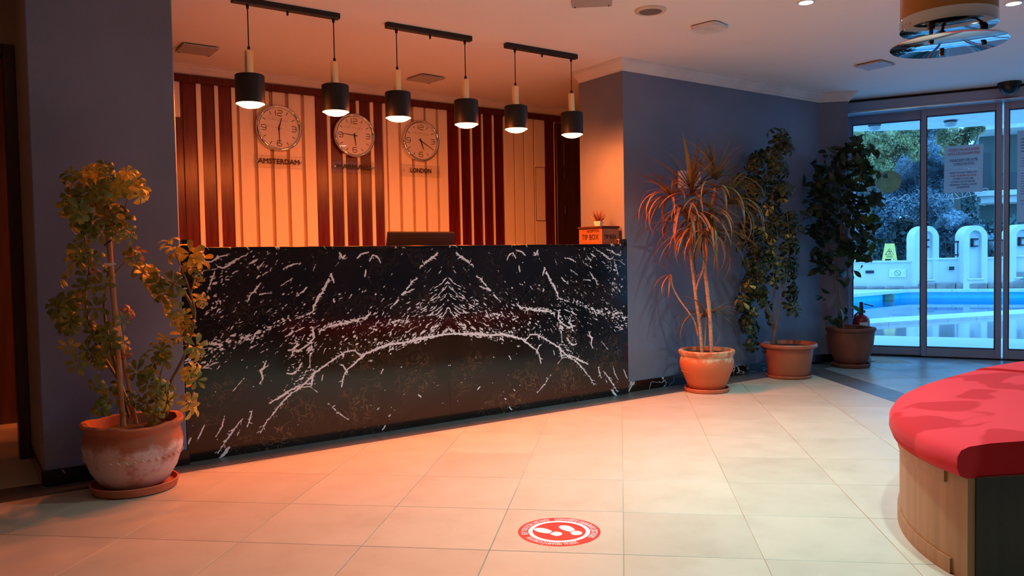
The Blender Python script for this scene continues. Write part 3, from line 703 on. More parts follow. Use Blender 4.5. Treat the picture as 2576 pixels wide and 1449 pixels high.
def paint_slab(Wd):
    st = .0033
    U = np.arange(0, Wd+st, st); U *= Wd/U[-1]; V = np.arange(0, ZC+st, st); V *= ZC/V[-1]
    A = np.zeros((len(V), len(U)))
    r = nprng
    for pts, w, sh in VEINS:
        P = resample([cpt(*p) for p in pts], .012); n = len(P)-1
        if n < 1: continue
        ww = [w*(.45+.55*math.sin(pi*min(1, (k+.6)/(n+1.2))))*(1+sh*r.uniform(-.8, .8)) for k in range(n+1)]
        jit = [(p[0]+r.normal(0, w*.16*(.4+sh)), p[1]+r.normal(0, w*.16*(.4+sh))) for p in P]
        for k in range(n):
            if sh > .55 and r.random() < .10: continue
            seg_paint(A, U, V, jit[k], jit[k+1], ww[k]*.85, ww[k+1]*.85)
        if sh >= .35:                   # feathers leaving the vein
            for k in range(n):
                if r.random() < .75:
                    a = math.atan2(P[k+1][1]-P[k][1], P[k+1][0]-P[k][0])
                    s = r.choice([-1, 1]); aa = a+s*r.uniform(.5, 1.3); l = r.uniform(.01, .035)*(.6+w*40)
                    chip(A, U, V, (P[k][0]+math.cos(aa)*l*.4, P[k][1]+math.sin(aa)*l*.4), aa, l, r.uniform(.003, .006), r.uniform(.5, 1))
    for pts, hw, n in BANDS:
        P = resample([cpt(*p) for p in pts], .01)
        for k in range(int(n*.62)):
            c = P[r.integers(len(P))]; i = min(len(P)-2, P.index(c)); a = math.atan2(P[i+1][1]-P[i][1], P[i+1][0]-P[i][0])
            if math.cos(a) < 0: a += pi
            off = r.normal(0, hw*.55); base = .55 if c[1] > .35 else .9
            ang = (base+r.normal(0, .28)) if r.random() < .7 else a+r.normal(0, .5)
            chip(A, U, V, (c[0]-math.sin(a)*off+r.normal(0, .01), c[1]+math.cos(a)*off), ang, min(.075, .020*math.exp(r.normal(0, .5))), min(.016, .0062*math.exp(r.normal(0, .45))), r.uniform(.6, 1))
    # drifting flakes over the upper part, steeper towards the join of the two slabs
    k = 0
    while k < 430:
        u, v = r.uniform(0, Wd), r.uniform(.30, ZC)
        lim = .50+.26*max(0, 1-abs(u-Wd)/.75)
        if v < lim+.03*r.normal(): continue
        dens = .35+.65*math.exp(-((v-.72)/.22)**2)
        if v > .95 and u > .75: dens *= .35
        if r.random() > dens: continue
        k += 1
        ang = .62+.25*(u/Wd)*(1 if v > .6 else .5)+r.normal(0, .22)
        chip(A, U, V, (u, v), ang, min(.07, .020*math.exp(r.normal(0, .55))), min(.011, .0046*math.exp(r.normal(0, .4))), r.uniform(.4, 1))
    # the fan at the join
    for k in range(95):
        d = abs(r.normal(0, .16)); v = r.uniform(.62, 1.00)-d*.75
        if v < .62 - d*.25: continue
        chip(A, U, V, (Wd-d, v), .72-.35*min(1, d/.3)+r.normal(0, .12), r.uniform(.03, .09), r.uniform(.003, .010), r.uniform(.6, 1))
    for k in range(40):                 # hanging feathers under the main arc
        d = r.uniform(.0, .55); v = .655-d*.12
        chip(A, U, V, (Wd-d, v-.03), 1.1+r.normal(0, .15), r.uniform(.02, .07), r.uniform(.003, .006), r.uniform(.5, 1))
    for k in range(60):                 # dust low on the slab
        chip(A, U, V, (r.uniform(0, Wd), r.uniform(.02, .45)), r.uniform(0, 3), r.uniform(.004, .012), r.uniform(.003, .006), r.uniform(.3, .9))
    return U, V, A
def slab_mesh(U, V, A, flip):
    nu, nv = len(U), len(V)
    X, Z = np.meshgrid(-U[::-1] if flip else U, V)
    if flip: A = A[:, ::-1]
    co = np.zeros((nu*nv, 3)); co[:, 0] = X.ravel(); co[:, 2] = Z.ravel()
    i = np.arange(nu*nv).reshape(nv, nu)
    q = np.stack([i[:-1, :-1], i[:-1, 1:], i[1:, 1:], i[1:, :-1]], -1).reshape(-1, 4)
    me = bpy.data.meshes.new('front_slab'); me.vertices.add(len(co)); me.vertices.foreach_set('co', co.ravel())
    me.loops.add(q.size); me.loops.foreach_set('vertex_index', q.ravel()); me.polygons.add(len(q))
    me.polygons.foreach_set('loop_start', np.arange(0, q.size, 4)); me.polygons.foreach_set('loop_total', np.full(len(q), 4))
    me.update(calc_edges=True)
    at = me.attributes.new('vein', 'FLOAT', 'POINT'); at.data.foreach_set('value', A.ravel().astype(np.float32))
    at = me.attributes.new('run', 'FLOAT', 'POINT'); at.data.foreach_set('value', np.broadcast_to((U[::-1]+WL) if flip else U, (nv, nu)).ravel().astype(np.float32))
    me.materials.append(M_MARBLE); return me
counter = thing('reception_counter', 'long black reception counter faced with white veined book-matched marble', 'counter', ((XL+XR)/2, YC+.3, 0))
CX = (XL+XR)/2; CY = YC+.3
WL = XC-XL
U, V, A = paint_slab(WL)
o = link('front_slab', slab_mesh(U, V, A, False), counter); o.location = (XL-CX, YC-CY, .001)
k0 = len(U)-1-int(np.searchsorted(-(U[::-1]-WL), XR-XC)); k0 = int(np.searchsorted(U, WL-(XR-XC)))
U2 = U[k0:]-WL; A2 = A[:, k0:]
o = link('front_slab', slab_mesh(U2, V, A2, True), counter); o.location = (XC+.0012-CX+0*WL, YC-CY, .001)
bm = B(); box(bm, XL-CX, XR-CX, .012, .30, 0, ZC-.002); part('carcass', bm, M_DARKWOOD, counter)
bm = B(); box(bm, XL+.002-CX, XR-CX, YC-.008-CY, .34, ZC+.001, 1.2165, .003); part('worktop', bm, M_MARBLE_P, counter)
bm = B(); box(bm, XL+.003-CX, XL+.052-CX, YC-.006-CY, .34, 1.2165, 1.262, .005); part('upstand', bm, M_MARBLE_P, counter)
bm = B(); box(bm, XR-.064-CX, XR-CX, YC-.006-CY, YR-CY-.002, 1.2165, 1.256, .005); part('upstand', bm, M_MARBLE_P, counter)
bm = B(); box(bm, XL+.05-CX, XR-.05-CX, .34, .9, .74, .765, .003); part('desk_top', bm, M_WOOD_CREAM, counter)  # unseen desk, given a pale colour to bounce light up to the ceiling

# ================================================================== GLASS FRONT (local frame: x along the front to the right, y outward)
def dthing(name, label, cat, n=0, s=0, z=0, group=None, kind=None):
    p = dw(n, s, z); return thing(name, label, cat, p, DROT, group, kind)
def frame_leaf(root, s0, s1, g0, g1, gz0, gz1, ztop, y0, y1, zb=.012):
    bm = B(); box(bm, s0, g0, y0, y1, zb, ztop, .004); part('left_stile', bm, M_ALU, root)
    bm = B(); box(bm, g1, s1, y0, y1, zb, ztop, .004); part('right_stile', bm, M_ALU, root)
    bm = B(); box(bm, g0, g1, y0, y1, zb, gz0, .004); part('bottom_rail', bm, M_ALU, root)
    bm = B(); box(bm, g0, g1, y0, y1, gz1, ztop, .004); part('top_rail', bm, M_ALU, root)
    ym = (y0+y1)/2; bm = B()
    e = .006
    for (a, b, c, d) in ((g0, g1, gz0, gz0+e), (g0, g1, gz1-e, gz1), (g0, g0+e, gz0, gz1), (g1-e, g1, gz0, gz1)): box(bm, a, b, y0-.002, y1+.002, c, d)
    part('gasket', bm, M_BLACKPLASTIC, root)
    bm = B(); vs = [bm.verts.new(c) for c in ((g0, ym, gz0), (g1, ym, gz0), (g1, ym, gz1), (g0, ym, gz1))]; bm.faces.new(vs)
    return part('pane', bm, M_GLASS, root)
door1 = dthing('door_1', 'fixed glass pane left of the sliding doors, with the round gold decal', 'door', kind='structure')
pane1 = frame_leaf(door1, -.66, .075, -.603, .05, .097, 2.478, 2.60, .03, .075)
door2 = dthing('door_2', 'sliding glass door carrying the white pool towel notice', 'door', kind='structure')
pane2 = frame_leaf(door2, .060, .772, .106, .716, .108, 2.496, 2.61, -.025, .020)
door3 = dthing('door_3', 'sliding glass door at the right picture edge', 'door', kind='structure')
pane3 = frame_leaf(door3, .788, 1.50, .832, 1.456, .108, 2.496, 2.61, -.025, .020)
door6 = dthing('door_6', 'fixed glass pane out of view beyond the sliding doors', 'door', kind='structure')
frame_leaf(door6, 1.49, 2.75, 1.52, 2.70, .097, 2.478, 2.60, .03, .075)
for k in range(3):  # unseen glazing, added to let more daylight into the lobby
    dk = dthing('window_%d' % (k+1), ['first', 'second', 'third'][k]+' fixed window out of view right of the glass doors', 'window', s=2.75+1.42*k, kind='structure')
    frame_leaf(dk, 0, 1.42, .05, 1.37, .097, 2.52, 2.60, -.02, .05)
# sliding door operator box, with gutter lip, over the doors
hd = dthing('trim_3', 'grey operator box running above the glass doors', 'door header', kind='structure')
bm = B(); box(bm, -.9, 2.75, -.26, .09, 2.565, 2.672, .006); part('cover', bm, M_ALU, hd)
bm = B(); box(bm, -.9, 2.75, -.275, -.225, 2.556, 2.580, .010, seg=2); part('light_lip', bm, M_ALU_L, hd)
bm = B(); box(bm, -.9, 2.75, -.22, .09, 2.672, CEIL); part('shadow_gap', bm, M_BLACK, hd)
bm = B(); box(bm, -.7, 2.75, -.03, .11, .0, .011, .002); o = part('trim_4', bm, M_BLACKPLASTIC); tag(o, 'dark floor track under the glass doors', 'floor track', kind='structure'); o.location = D0; o.rotation_euler = (0, 0, DROT)
# what is stuck on the panes
def pane_pt(x, y, off):
    p = on_plane(x, y, dw(off, 0), DN); n, s, z = to_ns(p); return s, z
def pane_matrix(s, z, off): return wall_frame(dw(off, s, z), DD, (0, 0, 1))
OFF2 = -.0025-.003
def notice(name, quad, lines, label, frac_top=0):
    P = [pane_pt(x, y, OFF2) for x, y in quad]
    c = (sum(p[0] for p in P)/4, sum(p[1] for p in P)/4)
    root = dthing(name, label, 'notice', OFF2-.0015, c[0], c[1])
    bm = B(); q = [bm.verts.new((p[0]-c[0], -.0006, p[1]-c[1])) for p in P]; q2 = [bm.verts.new((p[0]-c[0], .0006, p[1]-c[1])) for p in P]
    bm.faces.new(q); bm.faces.new(q2[::-1])
    for i in range(4): bm.faces.new((q[(i+1) % 4], q[i], q2[i], q2[(i+1) % 4]))
    bmesh.ops.recalc_face_normals(bm, faces=bm.faces)
    part('sheet', bm, M_PAPER, root)
    LM = Matrix(((1, 0, 0), (0, 0, -1), (0, 1, 0))).transposed()
    w = P[1][0]-P[0][0]; tilt = (P[1][1]-P[0][1])/w; H_ = P[0][1]-P[3][1]
    groups = {}
    for txt, fy, h, wf, mt_, ul in lines:
        bm = B()
        M = Matrix.Translation((0, -.0012, P[0][1]-c[1]-fy*H_+tilt*w/2)) @ Matrix.Rotation(pi/2, 4, 'X') @ Matrix.Rotation(math.atan(tilt), 4, 'Z')
        add_text(bm, txt, h, M, 'C', bold=.0006, width=wf*w)
        if ul: stroke(bm, [(-wf*w/2, -h*.16), (wf*w/2, -h*.16)], h*.09, M)
        part('lettering', bm, mt_, root)
    return root
notice('paper_notice', [(2377, 369), (2474, 361), (2473, 422), (2375, 428)],
       [('LÜTFEN OTEL HAVLULARINI', .22, .030, .80, M_REDINK, True), ('HAVUZ İÇİN KULLANMAYINIZ!', .38, .030, .84, M_REDINK, True),
        ("PLEASE DON'T USE HOTEL", .66, .030, .74, M_BLUEINK, True), ('TOWELS FOR POOL.', .82, .030, .56, M_BLUEINK, True)],
       'upper white notice about hotel towels taped to the sliding glass door')
nt2 = notice('paper_notice', [(2375, 428.5), (2473, 422.5), (2472, 482), (2374, 486)],
       [("PLEASE YOU DON'T BRING ANY", .18, .024, .72, M_BLUEINK, False), ('FOOD OR BEVERAGES FROM', .31, .024, .66, M_REDINK, False), ('OUTSIDE TO POOL BAR.', .44, .024, .54, M_BLUEINK, False),
        ('LÜTFEN HAVUZ BARINA', .57, .024, .62, M_BLUEINK, False), ('DIŞARIDAN YİYECEK & İÇECEK', .70, .024, .70, M_BLUEINK, False), ('GETİRMEYİNİZ', .82, .024, .34, M_BLUEINK, False)],
       'lower white notice about food and drinks taped to the sliding glass door')
nt3 = dthing('paper_notice', 'tall white notice on the glass door at the right picture edge', 'notice', OFF2-.0015, 1.10, 1.84)
bm = B(); box(bm, -.20, .20, -.0006, .0006, -.46, .44); part('sheet', bm, M_PAPER, nt3)
bm = B()
for k, zz in enumerate([.36, .33, .30, .27, .24, .17, .145, .12, .095, .02, -.005, -.03, -.055, -.08, -.105, -.13, -.155, -.18, -.25, -.28]):
    for (a, b) in ((-.17, -.06-.02*((k*7) % 3)), (-.04-.01*(k % 2), .05), (.065, .16-.02*((k*5) % 4))):
        box(bm, a, b, -.0014, -.0008, zz-(.007 if k < 5 else .004), zz)
part('printed_lines', bm, M_INK, nt3)
# round gold seal on the fixed pane
s_, z_ = pane_pt(2236, 457, .049)
seal = dthing('round_decal', 'round pale gold seal decal on the fixed glass pane', 'decal', .049, s_, z_)
M_SEAL = leaf_mat('pale_gold_film', (.50, .52, .34), (.44, .47, .30), .5, .4, .02)
MS = Matrix.Rotation(pi/2, 4, 'X')
bm = B(); lathe(bm, [(0, -.0006), (.118, -.0006), (.120, .0), (.118, .0006), (0, .0006)], 48, MS); part('disc', bm, M_SEAL, seal)
bm = B()
for r_, w_ in ((.112, .003), (.085, .002)): stroke(bm, [(r_*math.cos(a*pi/24), r_*math.sin(a*pi/24)) for a in range(49)], w_, Matrix.Translation((0, -.001, 0)) @ MS)
for k in range(22):
    a = pi*.95-k*pi*.9/21
    stroke(bm, [(.092*math.cos(a), .092*math.sin(a)), (.105*math.cos(a), .105*math.sin(a))], .006, Matrix.Translation((0, -.001, 0)) @ MS)
for k in range(9):
    y = .035-.012*k; stroke(bm, [(-.045+.004*k, y), (.045-.003*k, y+.003*(k % 2))], .0025, Matrix.Translation((0, -.001, 0)) @ MS)
stroke(bm, [(-.02, -.075), (-.012, -.055), (0, -.074), (.01, -.055), (.022, -.072)], .006, Matrix.Translation((0, -.001, 0)) @ MS)
part('relief_print', bm, mat('dull_olive_print', (.22, .25, .17), .5), seal)
# frosted script flourishes across the panes
def script_on(pane, pts, off, w):
    bm = B(); P = [pane_pt(x, y, off) for x, y in pts]; stroke(bm, P, w, Matrix.Translation((0, off, 0)) @ Matrix.Rotation(pi/2, 4, 'X'))
    return bm
M_FROST = leaf_mat('frosted_film', (.75, .78, .80), (.72, .75, .77), .6, .8, .02)
def curve_pts(ctrl, n=8):
    out = []
    for i in range(len(ctrl)-1):
        p0, p1, p2, p3 = ctrl[max(0, i-1)], ctrl[i], ctrl[i+1], ctrl[min(len(ctrl)-1, i+2)]
        for k in range(n):
            t = k/n; out.append(tuple(.5*((2*p1[d])+(-p0[d]+p2[d])*t+(2*p0[d]-5*p1[d]+4*p2[d]-p3[d])*t*t+(-p0[d]+3*p1[d]-3*p2[d]+p3[d])*t**3) for d in (0, 1)))
    return out+[ctrl[-1]]
c1 = curve_pts([(2208, 505), (2214, 509), (2222, 500), (2226, 492), (2224, 508), (2236, 504), (2244, 500), (2250, 495), (2258, 503), (2268, 497), (2278, 489), (2288, 494), (2280, 504), (2268, 500), (2276, 492), (2290, 500)])
bm = script_on(pane1, c1, .049, .006); part('etched_script', bm, M_FROST, door1)
bm = B()
for ctrl in ([(2343, 490), (2350, 497), (2358, 500), (2375, 501), (2400, 500), (2430, 495), (2455, 489), (2475, 484), (2486, 480), (2482, 474), (2472, 476), (2465, 484), (2460, 490)],
             [(2352, 490), (2358, 486), (2364, 492), (2368, 498)], [(2376, 490), (2382, 487), (2380, 497)], [(2388, 488), (2384, 499), (2396, 487), (2392, 500)], [(2402, 486), (2412, 498), (2406, 500)], [(2420, 484), (2424, 496), (2436, 483), (2442, 492)], [(2450, 482), (2456, 490)]):
    stroke(bm, [pane_pt(x, y, -.0055) for x, y in curve_pts(ctrl, 5)], .006, Matrix.Translation((0, -.0055, 0)) @ Matrix.Rotation(pi/2, 4, 'X'))
part('etched_script', bm, M_FROST, door2)
# dark dome camera under the header
dm = thing('dome_camera', 'black dome camera on the ceiling above the sliding doors', 'camera', (dw(-.36, .80).x, dw(-.36, .80).y, CEIL))
bm = B(); lathe(bm, [(0, -.03), (.095, -.03), (.10, -.024), (.10, 0), (0, 0)], 32); part('base', bm, M_BLACK, dm, True)
bm = B(); lathe(bm, [(.088*math.cos(a*pi/16), -.03-.088*math.sin(a*pi/16)) for a in range(8)]+[(0, -.118)], 32); part('dome', bm, mat('smoked_dome', (.006, .006, .008), .35), dm, True)

# ================================================================== PENDANT LIGHTS (three bars, two lamps each)
YL = 4.812
def pendant(x0, x1, lx, label, proto=None):
    root = thing('pendant_light', label, 'pendant light', ((x0+x1)/2, YL, CEIL), 0, 'black pendant lights above the reception counter')
    h = (x1-x0)/2
    bm = B(); box(bm, -h, h, -.024, .024, -.036, 0, .004); part('ceiling_bar', bm, M_BLACK, root)
    bm = B(); lathe(bm, [(0, -.062), (.006, -.062), (.007, -.05), (.008, -.036), (0, -.036)], 10); part('cable_stop', bm, M_BLACK, root)
    for x in lx:
        dx = x-(x0+x1)/2
        bm = B(); lathe(bm, [(0, -.062), (.008, -.06), (.010, -.036), (0, -.036)], 10, Matrix.Translation((dx, 0, 0))); tube(bm, [(dx, 0, -.05), (dx, 0, -.285)], .0035, 6)
        lathe(bm, [(0, -.31), (.009, -.31), (.008, -.283), (0, -.283)], 10, Matrix.Translation((dx, 0, 0))); part('cord', bm, M_BLACK, root, True)
        bm = B(); lathe(bm, [(0, -.456), (.0275, -.456), (.0275, -.312), (.0255, -.308), (0, -.308)], 24, Matrix.Translation((dx, 0, 0))); part('stem_tube', bm, M_GOLD, root, True)
        bm = B(); zb, zt, r = -.625, -.454, .086
        lathe(bm, [(0, zt), (r-.004, zt), (r, zt-.004), (r, zb), (r-.003, zb), (r-.003, zt-.003), (0, zt-.003)], 40, Matrix.Translation((dx, 0, 0)))
        sh = part('shade', bm, M_BLACK, root, True)
        bm = B(); lathe(bm, [(r-.0035, zb+.002), (r-.0035, zt-.004), (0, zt-.0045)], 40, Matrix.Translation((dx, 0, 0))); part('lining', bm, M_LINING, sh, True)
        bm = B(); lathe(bm, [(0, zb-.024), (.028, zb-.0225), (.050, zb-.017), (.067, zb-.008), (.077, zb+.003), (.080, zb+.012), (.076, zb+.018), (0, zb+.02)], 32, Matrix.Translation((dx, 0, 0))); part('bulb', bm, M_BULB, sh, True)
pendant(1.41, 2.085, (1.503, 2.046), 'pendant light nearest the slate pier, its lamps beside the Amsterdam clock')
pendant(2.416, 3.082, (2.491, 3.030), 'middle pendant light, its lamps left and right of the London clock')
pendant(3.38, 4.058, (3.466, 4.004), 'pendant light nearest the plants, furthest right over the tip box')

# ================================================================== CLOCKS AND CITY NAMES
M_DIAL = mat('white_clock_dial', (.80, .78, .77), .6, scale=2)
YW = YB-.026                              # face of the slats
def clock(x, z, hh, mm, label, ss):
    root = thing('wall_clock', label, 'clock', (x, YW, z), 0, 'round chrome wall clocks')
    X = Matrix.Rotation(pi/2, 4, 'X')      # lathe axis +z -> -y (towards the lobby)
    R = .197
    bm = B(); lathe(bm, [(0, .0), (R-.01, 0), (R, .012), (R, .030), (R-.006, .042), (R-.016, .046), (R-.025, .040), (R-.030, .022)], 64, X); part('rim', bm, M_CHROME, root, True, angle=60)
    bm = B(); lathe(bm, [(0, .021), (R-.029, .021)], 64, X); part('dial', bm, M_DIAL, root)
    bm = B(); r0 = R-.03
    TM = lambda dx, dz: Matrix.Translation((dx, -.0222, dz)) @ X
    for k in range(12):
        a = pi/2-k*pi/6; ca, sa = math.cos(a), math.sin(a)
        if k % 3 == 0:
            continue
        stroke(bm, [(r0*.78*ca, r0*.78*sa), (r0*.95*ca, r0*.95*sa)], .006, TM(0, 0))
    def digit(pts, dx, dz, s=1.0):
        stroke(bm, [(p[0]*s, p[1]*s) for p in pts], .006, TM(dx, dz))
    w, h = .020, .022
    two = [(-w, h), (w*.7, h), (w, h*.6), (w, h*.2), (w*.7, 0), (-w*.7, 0), (-w, -h*.25), (-w, -h), (w, -h)]
    digit([(-.003, h), (-.003, -h)], -.024, .128); digit(two, .010, .128)
    digit([(-w, h), (w*.7, h), (w, h*.6), (w, -h*.6), (w*.7, -h), (-w, -h)], .130, 0); digit([(-w*.8, 0), (w, 0)], .130, 0)
    digit([(w, h), (-w*.7, h), (-w, h*.6), (-w, -h*.6), (-w*.7, -h), (w*.7, -h), (w, -h*.6), (w, -h*.2), (w*.7, .1*h), (-w, .1*h)], 0, -.128)
    digit([(-w, -h), (w*.7, -h), (w, -h*.6), (w, h*.6), (w*.7, h), (-w*.7, h), (-w, h*.6), (-w, h*.2), (-w*.7, -.1*h), (w, -.1*h)], -.130, 0)
    part('numerals', bm, M_INK, root)
    bm = B()
    c = curve_pts([(-.085, .062), (-.095, .072), (-.080, .082), (-.070, .076), (-.078, .066), (-.062, .072), (-.050, .088), (-.056, .064), (-.044, .078), (-.040, .064), (-.026, .076), (-.020, .064), (-.006, .080), (-.004, .063), (.010, .075), (.014, .062), (.026, .074), (.030, .060), (.042, .072), (.048, .058), (.062, .062), (.070, .076), (.076, .060), (.066, .060), (.080, .056)], 4)
    stroke(bm, c, .0018, TM(0, 0)); part('script_mark', bm, mat('faint_print', (.30, .22, .22), .6), root)
    def hand(name, ang, l, tail, w0, w1, y):
        bm = B(); ca, sa = math.cos(ang), math.sin(ang)
        stroke(bm, [(-tail*ca, -tail*sa), (0, 0), (l*ca, l*sa)], [w0, w0, w1], Matrix.Translation((0, -y, 0)) @ X); part(name, bm, M_INK, root)
    hand('hour_hand', pi/2-(hh % 12+mm/60)*pi/6, .090, .022, .011, .007, .0255)
    hand('minute_hand', pi/2-mm*pi/30, .128, .026, .009, .0055, .0275)
    hand('second_hand', pi/2-ss*pi/30, .10, .03, .0018, .0012, .0290)
    bm = B(); lathe(bm, [(0, .033), (.006, .033), (.008, .022)], 16, X); part('pin', bm, M_INK, root)
    bm = B(); lathe(bm, [(0, .036), (R-.026, .036)], 48, X); part('cover_glass', bm, M_CLOCKGLASS, root)
clock(2.316, 2.257, 12, 30, 'leftmost wall clock, hung above the city name Amsterdam', 46)
clock(3.004, 2.245, 5, 46, 'middle wall clock, on dark planks above the name Marmaris', 6)
clock(3.680, 2.243, 5, 20, 'rightmost wall clock, hung above the city name London', 29)
def city(txt, xl, xr, z, x, label):
    root = thing('city_plate', label, 'sign', (x, YW-.012, z), 0, 'clear plates with the city names')
    bm = B(); box(bm, -.215, .215, -.003, 0, -.05, .055, .001); part('acrylic_plate', bm, M_ACRYL, root)
    bm = B(); h = .044
    M = Matrix.Translation((0, -.0045, -.014)) @ Matrix.Rotation(pi/2, 4, 'X')
    add_text(bm, txt, h*1.38, M, 'C', bold=.0016, width=xr-xl); part('lettering', bm, M_INK, root)
    for sx in (-.187, .187):
        bm = B(); lathe(bm, [(0, -.012), (.006, -.012), (.006, 0), (.010, 0), (.010, .008), (.007, .011), (0, .012)], 14, Matrix.Translation((sx, -.003, .004)) @ Matrix.Rotation(pi/2, 4, 'X')); part('stud', bm, M_CHROME, root, True)
city('AMSTERDAM', 2.131, 2.485, 1.970, 2.309, 'clear plate lettered AMSTERDAM under the leftmost clock')
city('MARMARIS', 2.833, 3.168, 1.958, 2.999, 'clear plate lettered MARMARIS under the middle clock')
city('LONDON', 3.571, 3.796, 1.957, 3.676, 'clear plate lettered LONDON under the rightmost clock')

# ================================================================== ON THE COUNTER
mo = thing('computer_monitor', 'black computer monitor tilted back behind the counter', 'monitor', (2.80, 5.22, .765))
T = Matrix.Rotation(math.radians(14), 4, 'X')
bm = B(); box(bm, -.275, .275, -.018, .018, .20, .575, .010, T, 2); part('housing', bm, M_BLACKPLASTIC, mo, True)
bm = B(); box(bm, -.262, .262, .0181, .0195, .215, .562, 0, T); part('screen', bm, mat('dark_screen', (.01, .01, .012), .15), mo)
bm = B(); box(bm, -.03, .03, -.045, -.015, .0, .36, .006, Matrix.Translation((0, -.02, 0))); box(bm, -.12, .12, -.10, .08, 0, .012, .004); part('stand', bm, M_BLACKPLASTIC, mo)
M_TIPWOOD = mat('reddish_box_wood', (.36, .13, .055), .5, col2=(.28, .09, .04), scale=6, stretch=(1, 1, 8))
tb = thing('tip_box', 'wooden tip box with a dark lid at the right end of the counter', 'box', (4.272, 4.782, 1.2165))
bm = B(); box(bm, 0, .185, 0, .285, .0, .128, .003); part('body', bm, M_TIPWOOD, tb)
bm = B(); box(bm, -.008, .192, -.006, .293, .129, .148, .003); part('lid', bm, M_DARKWOOD, tb)
bm = B(); box(bm, .06, .12, .05, .07, .1481, .1484); part('coin_slot', bm, M_BLACK, tb)
FM = wall_frame((-.0012, .142, .0), (0, -1, 0), (0, 0, 1))
bm = B(); add_text(bm, 'RECEPTION', .030, FM @ Matrix.Translation((.035, .098, 0)), 'C', bold=.0008, width=.15); part('lettering', bm, M_INK, tb)
bm = B(); add_text(bm, 'TIP BOX', .062, FM @ Matrix.Translation((0, .040, 0)), 'C', bold=.0014, width=.21); part('lettering', bm, M_INK, tb)
bm = B(); add_text(bm, 'TIP BOX', .045, wall_frame((.09, -.0012, .045), (1, 0, 0), (0, 0, 1)), 'C', bold=.0010, width=.13); part('lettering', bm, M_INK, tb)
sp = thing('succulent', 'tiny spiky succulent in a white square pot on the tip box', 'plant', (4.335, 4.89, 1.3648), .35)
bm = B()
a, b, h = .022, .031, .042
q0 = [bm.verts.new((x*a, y*a, 0)) for x, y in ((-1, -1), (1, -1), (1, 1), (-1, 1))]; q1 = [bm.verts.new((x*b, y*b, h)) for x, y in ((-1, -1), (1, -1), (1, 1), (-1, 1))]
q2 = [bm.verts.new((x*(b-.003), y*(b-.003), h)) for x, y in ((-1, -1), (1, -1), (1, 1), (-1, 1))]; q3 = [bm.verts.new((x*(b-.004), y*(b-.004), h-.006)) for x, y in ((-1, -1), (1, -1), (1, 1), (-1, 1))]
bm.faces.new(q0[::-1])
for A_, B_ in ((q0, q1), (q1, q2), (q2, q3)):
    for i in range(4): bm.faces.new((A_[i], A_[(i+1) % 4], B_[(i+1) % 4], B_[i]))
part('pot', bm, M_WHITE, sp)
bm = B(); box(bm, -.026, .026, -.026, .026, .028, .0365); part('soil', bm, M_SOIL, sp)
M_SPIKE = mat('green_red_spike', (.12, .06, .02), .5, col2=(.22, .07, .03), scale=30)
for k in range(20):
    az, el = k*2.4, math.radians(82-k*2.9); l = .085+.02*math.sin(k*3)
    d = Vector((math.cos(az)*math.cos(el), math.sin(az)*math.cos(el), math.sin(el)))
    bm = B(); p = Vector((0, 0, .034)); tube(bm, [p, p+d*l*.35, p+d*l*.75+Vector((0, 0, .006)), p+d*l+Vector((0, 0, .012))], [.0055, .0065, .0035, .0006], 5); part('leaf', bm, M_SPIKE, sp, True)
bm = B(); box(bm, -.0075, .0075, -.03, .03, 0, .006, .001); box(bm, -.0075, -.005, -.03, .03, .006, .135, .001); box(bm, .005, .0075, -.03, .03, .006, .10, .001); box(bm, -.004, .004, -.026, .026, .0065, .125, .001)
cdp = tag(part('card_holder', bm, M_WHITE, None), 'narrow pale card holder wedged between tip box and slate wall', 'card holder'); cdp.location = (4.4745, 4.84, 1.2165)

# ================================================================== CEILING FITTINGS
def square_panel(x, y, s, rz, label, hang=.02, mat_=M_GREYPLASTIC):
    root = thing('ceiling_panel', label, 'ceiling panel', (x, y, CEIL), rz, 'square ceiling panels')
    h = s/2
    bm = B(); box(bm, -h, h, -h, h, -hang, -hang+.012, .002); part('cover', bm, mat_, root)
    bm = B(); box(bm, -h+.02, h-.02, -h+.02, h-.02, -hang+.012, 0); part('neck', bm, M_BLACK, root)
    for sx in (-1, 1):
        for sy in (-1, 1):
            bm = B(); lathe(bm, [(0, -hang-.005), (.006, -hang-.005), (.007, -hang), (0, -hang)], 10, Matrix.Translation((sx*(h-.02), sy*(h-.02), 0))); part('screw', bm, M_CHROME, root)
square_panel(1.530, 6.105, .25, .0, 'square grey ceiling panel above the left end of the plank wall')
square_panel(3.425, 6.085, .24, .10, 'square grey ceiling panel between the two left pendant lights')
square_panel(6.425, 3.730, .235, .05, 'square blue-grey ceiling panel near the glass doors')
square_panel(3.25, 3.70, .25, -.72+.0, 'square dark ceiling panel cut by the top picture edge')
root = thing('ceiling_speaker', 'round flush ceiling loudspeaker with a dark grille', 'speaker', (3.735, 3.685, CEIL))
bm = B(); lathe(bm, [(.073, -.012), (.080, -.016), (.100, -.010), (.104, 0)], 40); part('ring', bm, mat('cream_plastic', (.74, .64, .52), .45), root, True)
bm = B(); lathe(bm, [(0, -.009), (.074, -.011)], 40); part('grille', bm, mat('grey_grille', (.20, .18, .17), .6, bump=.6, bscale=260), root)
root = thing('wireless_access_point', 'white rounded square wireless access point on the ceiling', 'access point', (4.335, 3.715, CEIL), .18)
bm = B(); pts = []
for (cx, cy, a0) in ((.06, .06, 0), (-.06, .06, pi/2), (-.06, -.06, pi), (.06, -.06, 1.5*pi)):
    for k in range(6): pts.append((cx+.042*math.cos(a0+k*pi/10), cy+.042*math.sin(a0+k*pi/10)))
prism(bm, pts, -.030, -.008); bmesh.ops.bevel(bm, geom=[e for e in bm.edges if all(v.co.z < -.02 for v in e.verts)], offset=.006, segments=2, affect='EDGES'); part('cover', bm, M_WHITE, root, True)
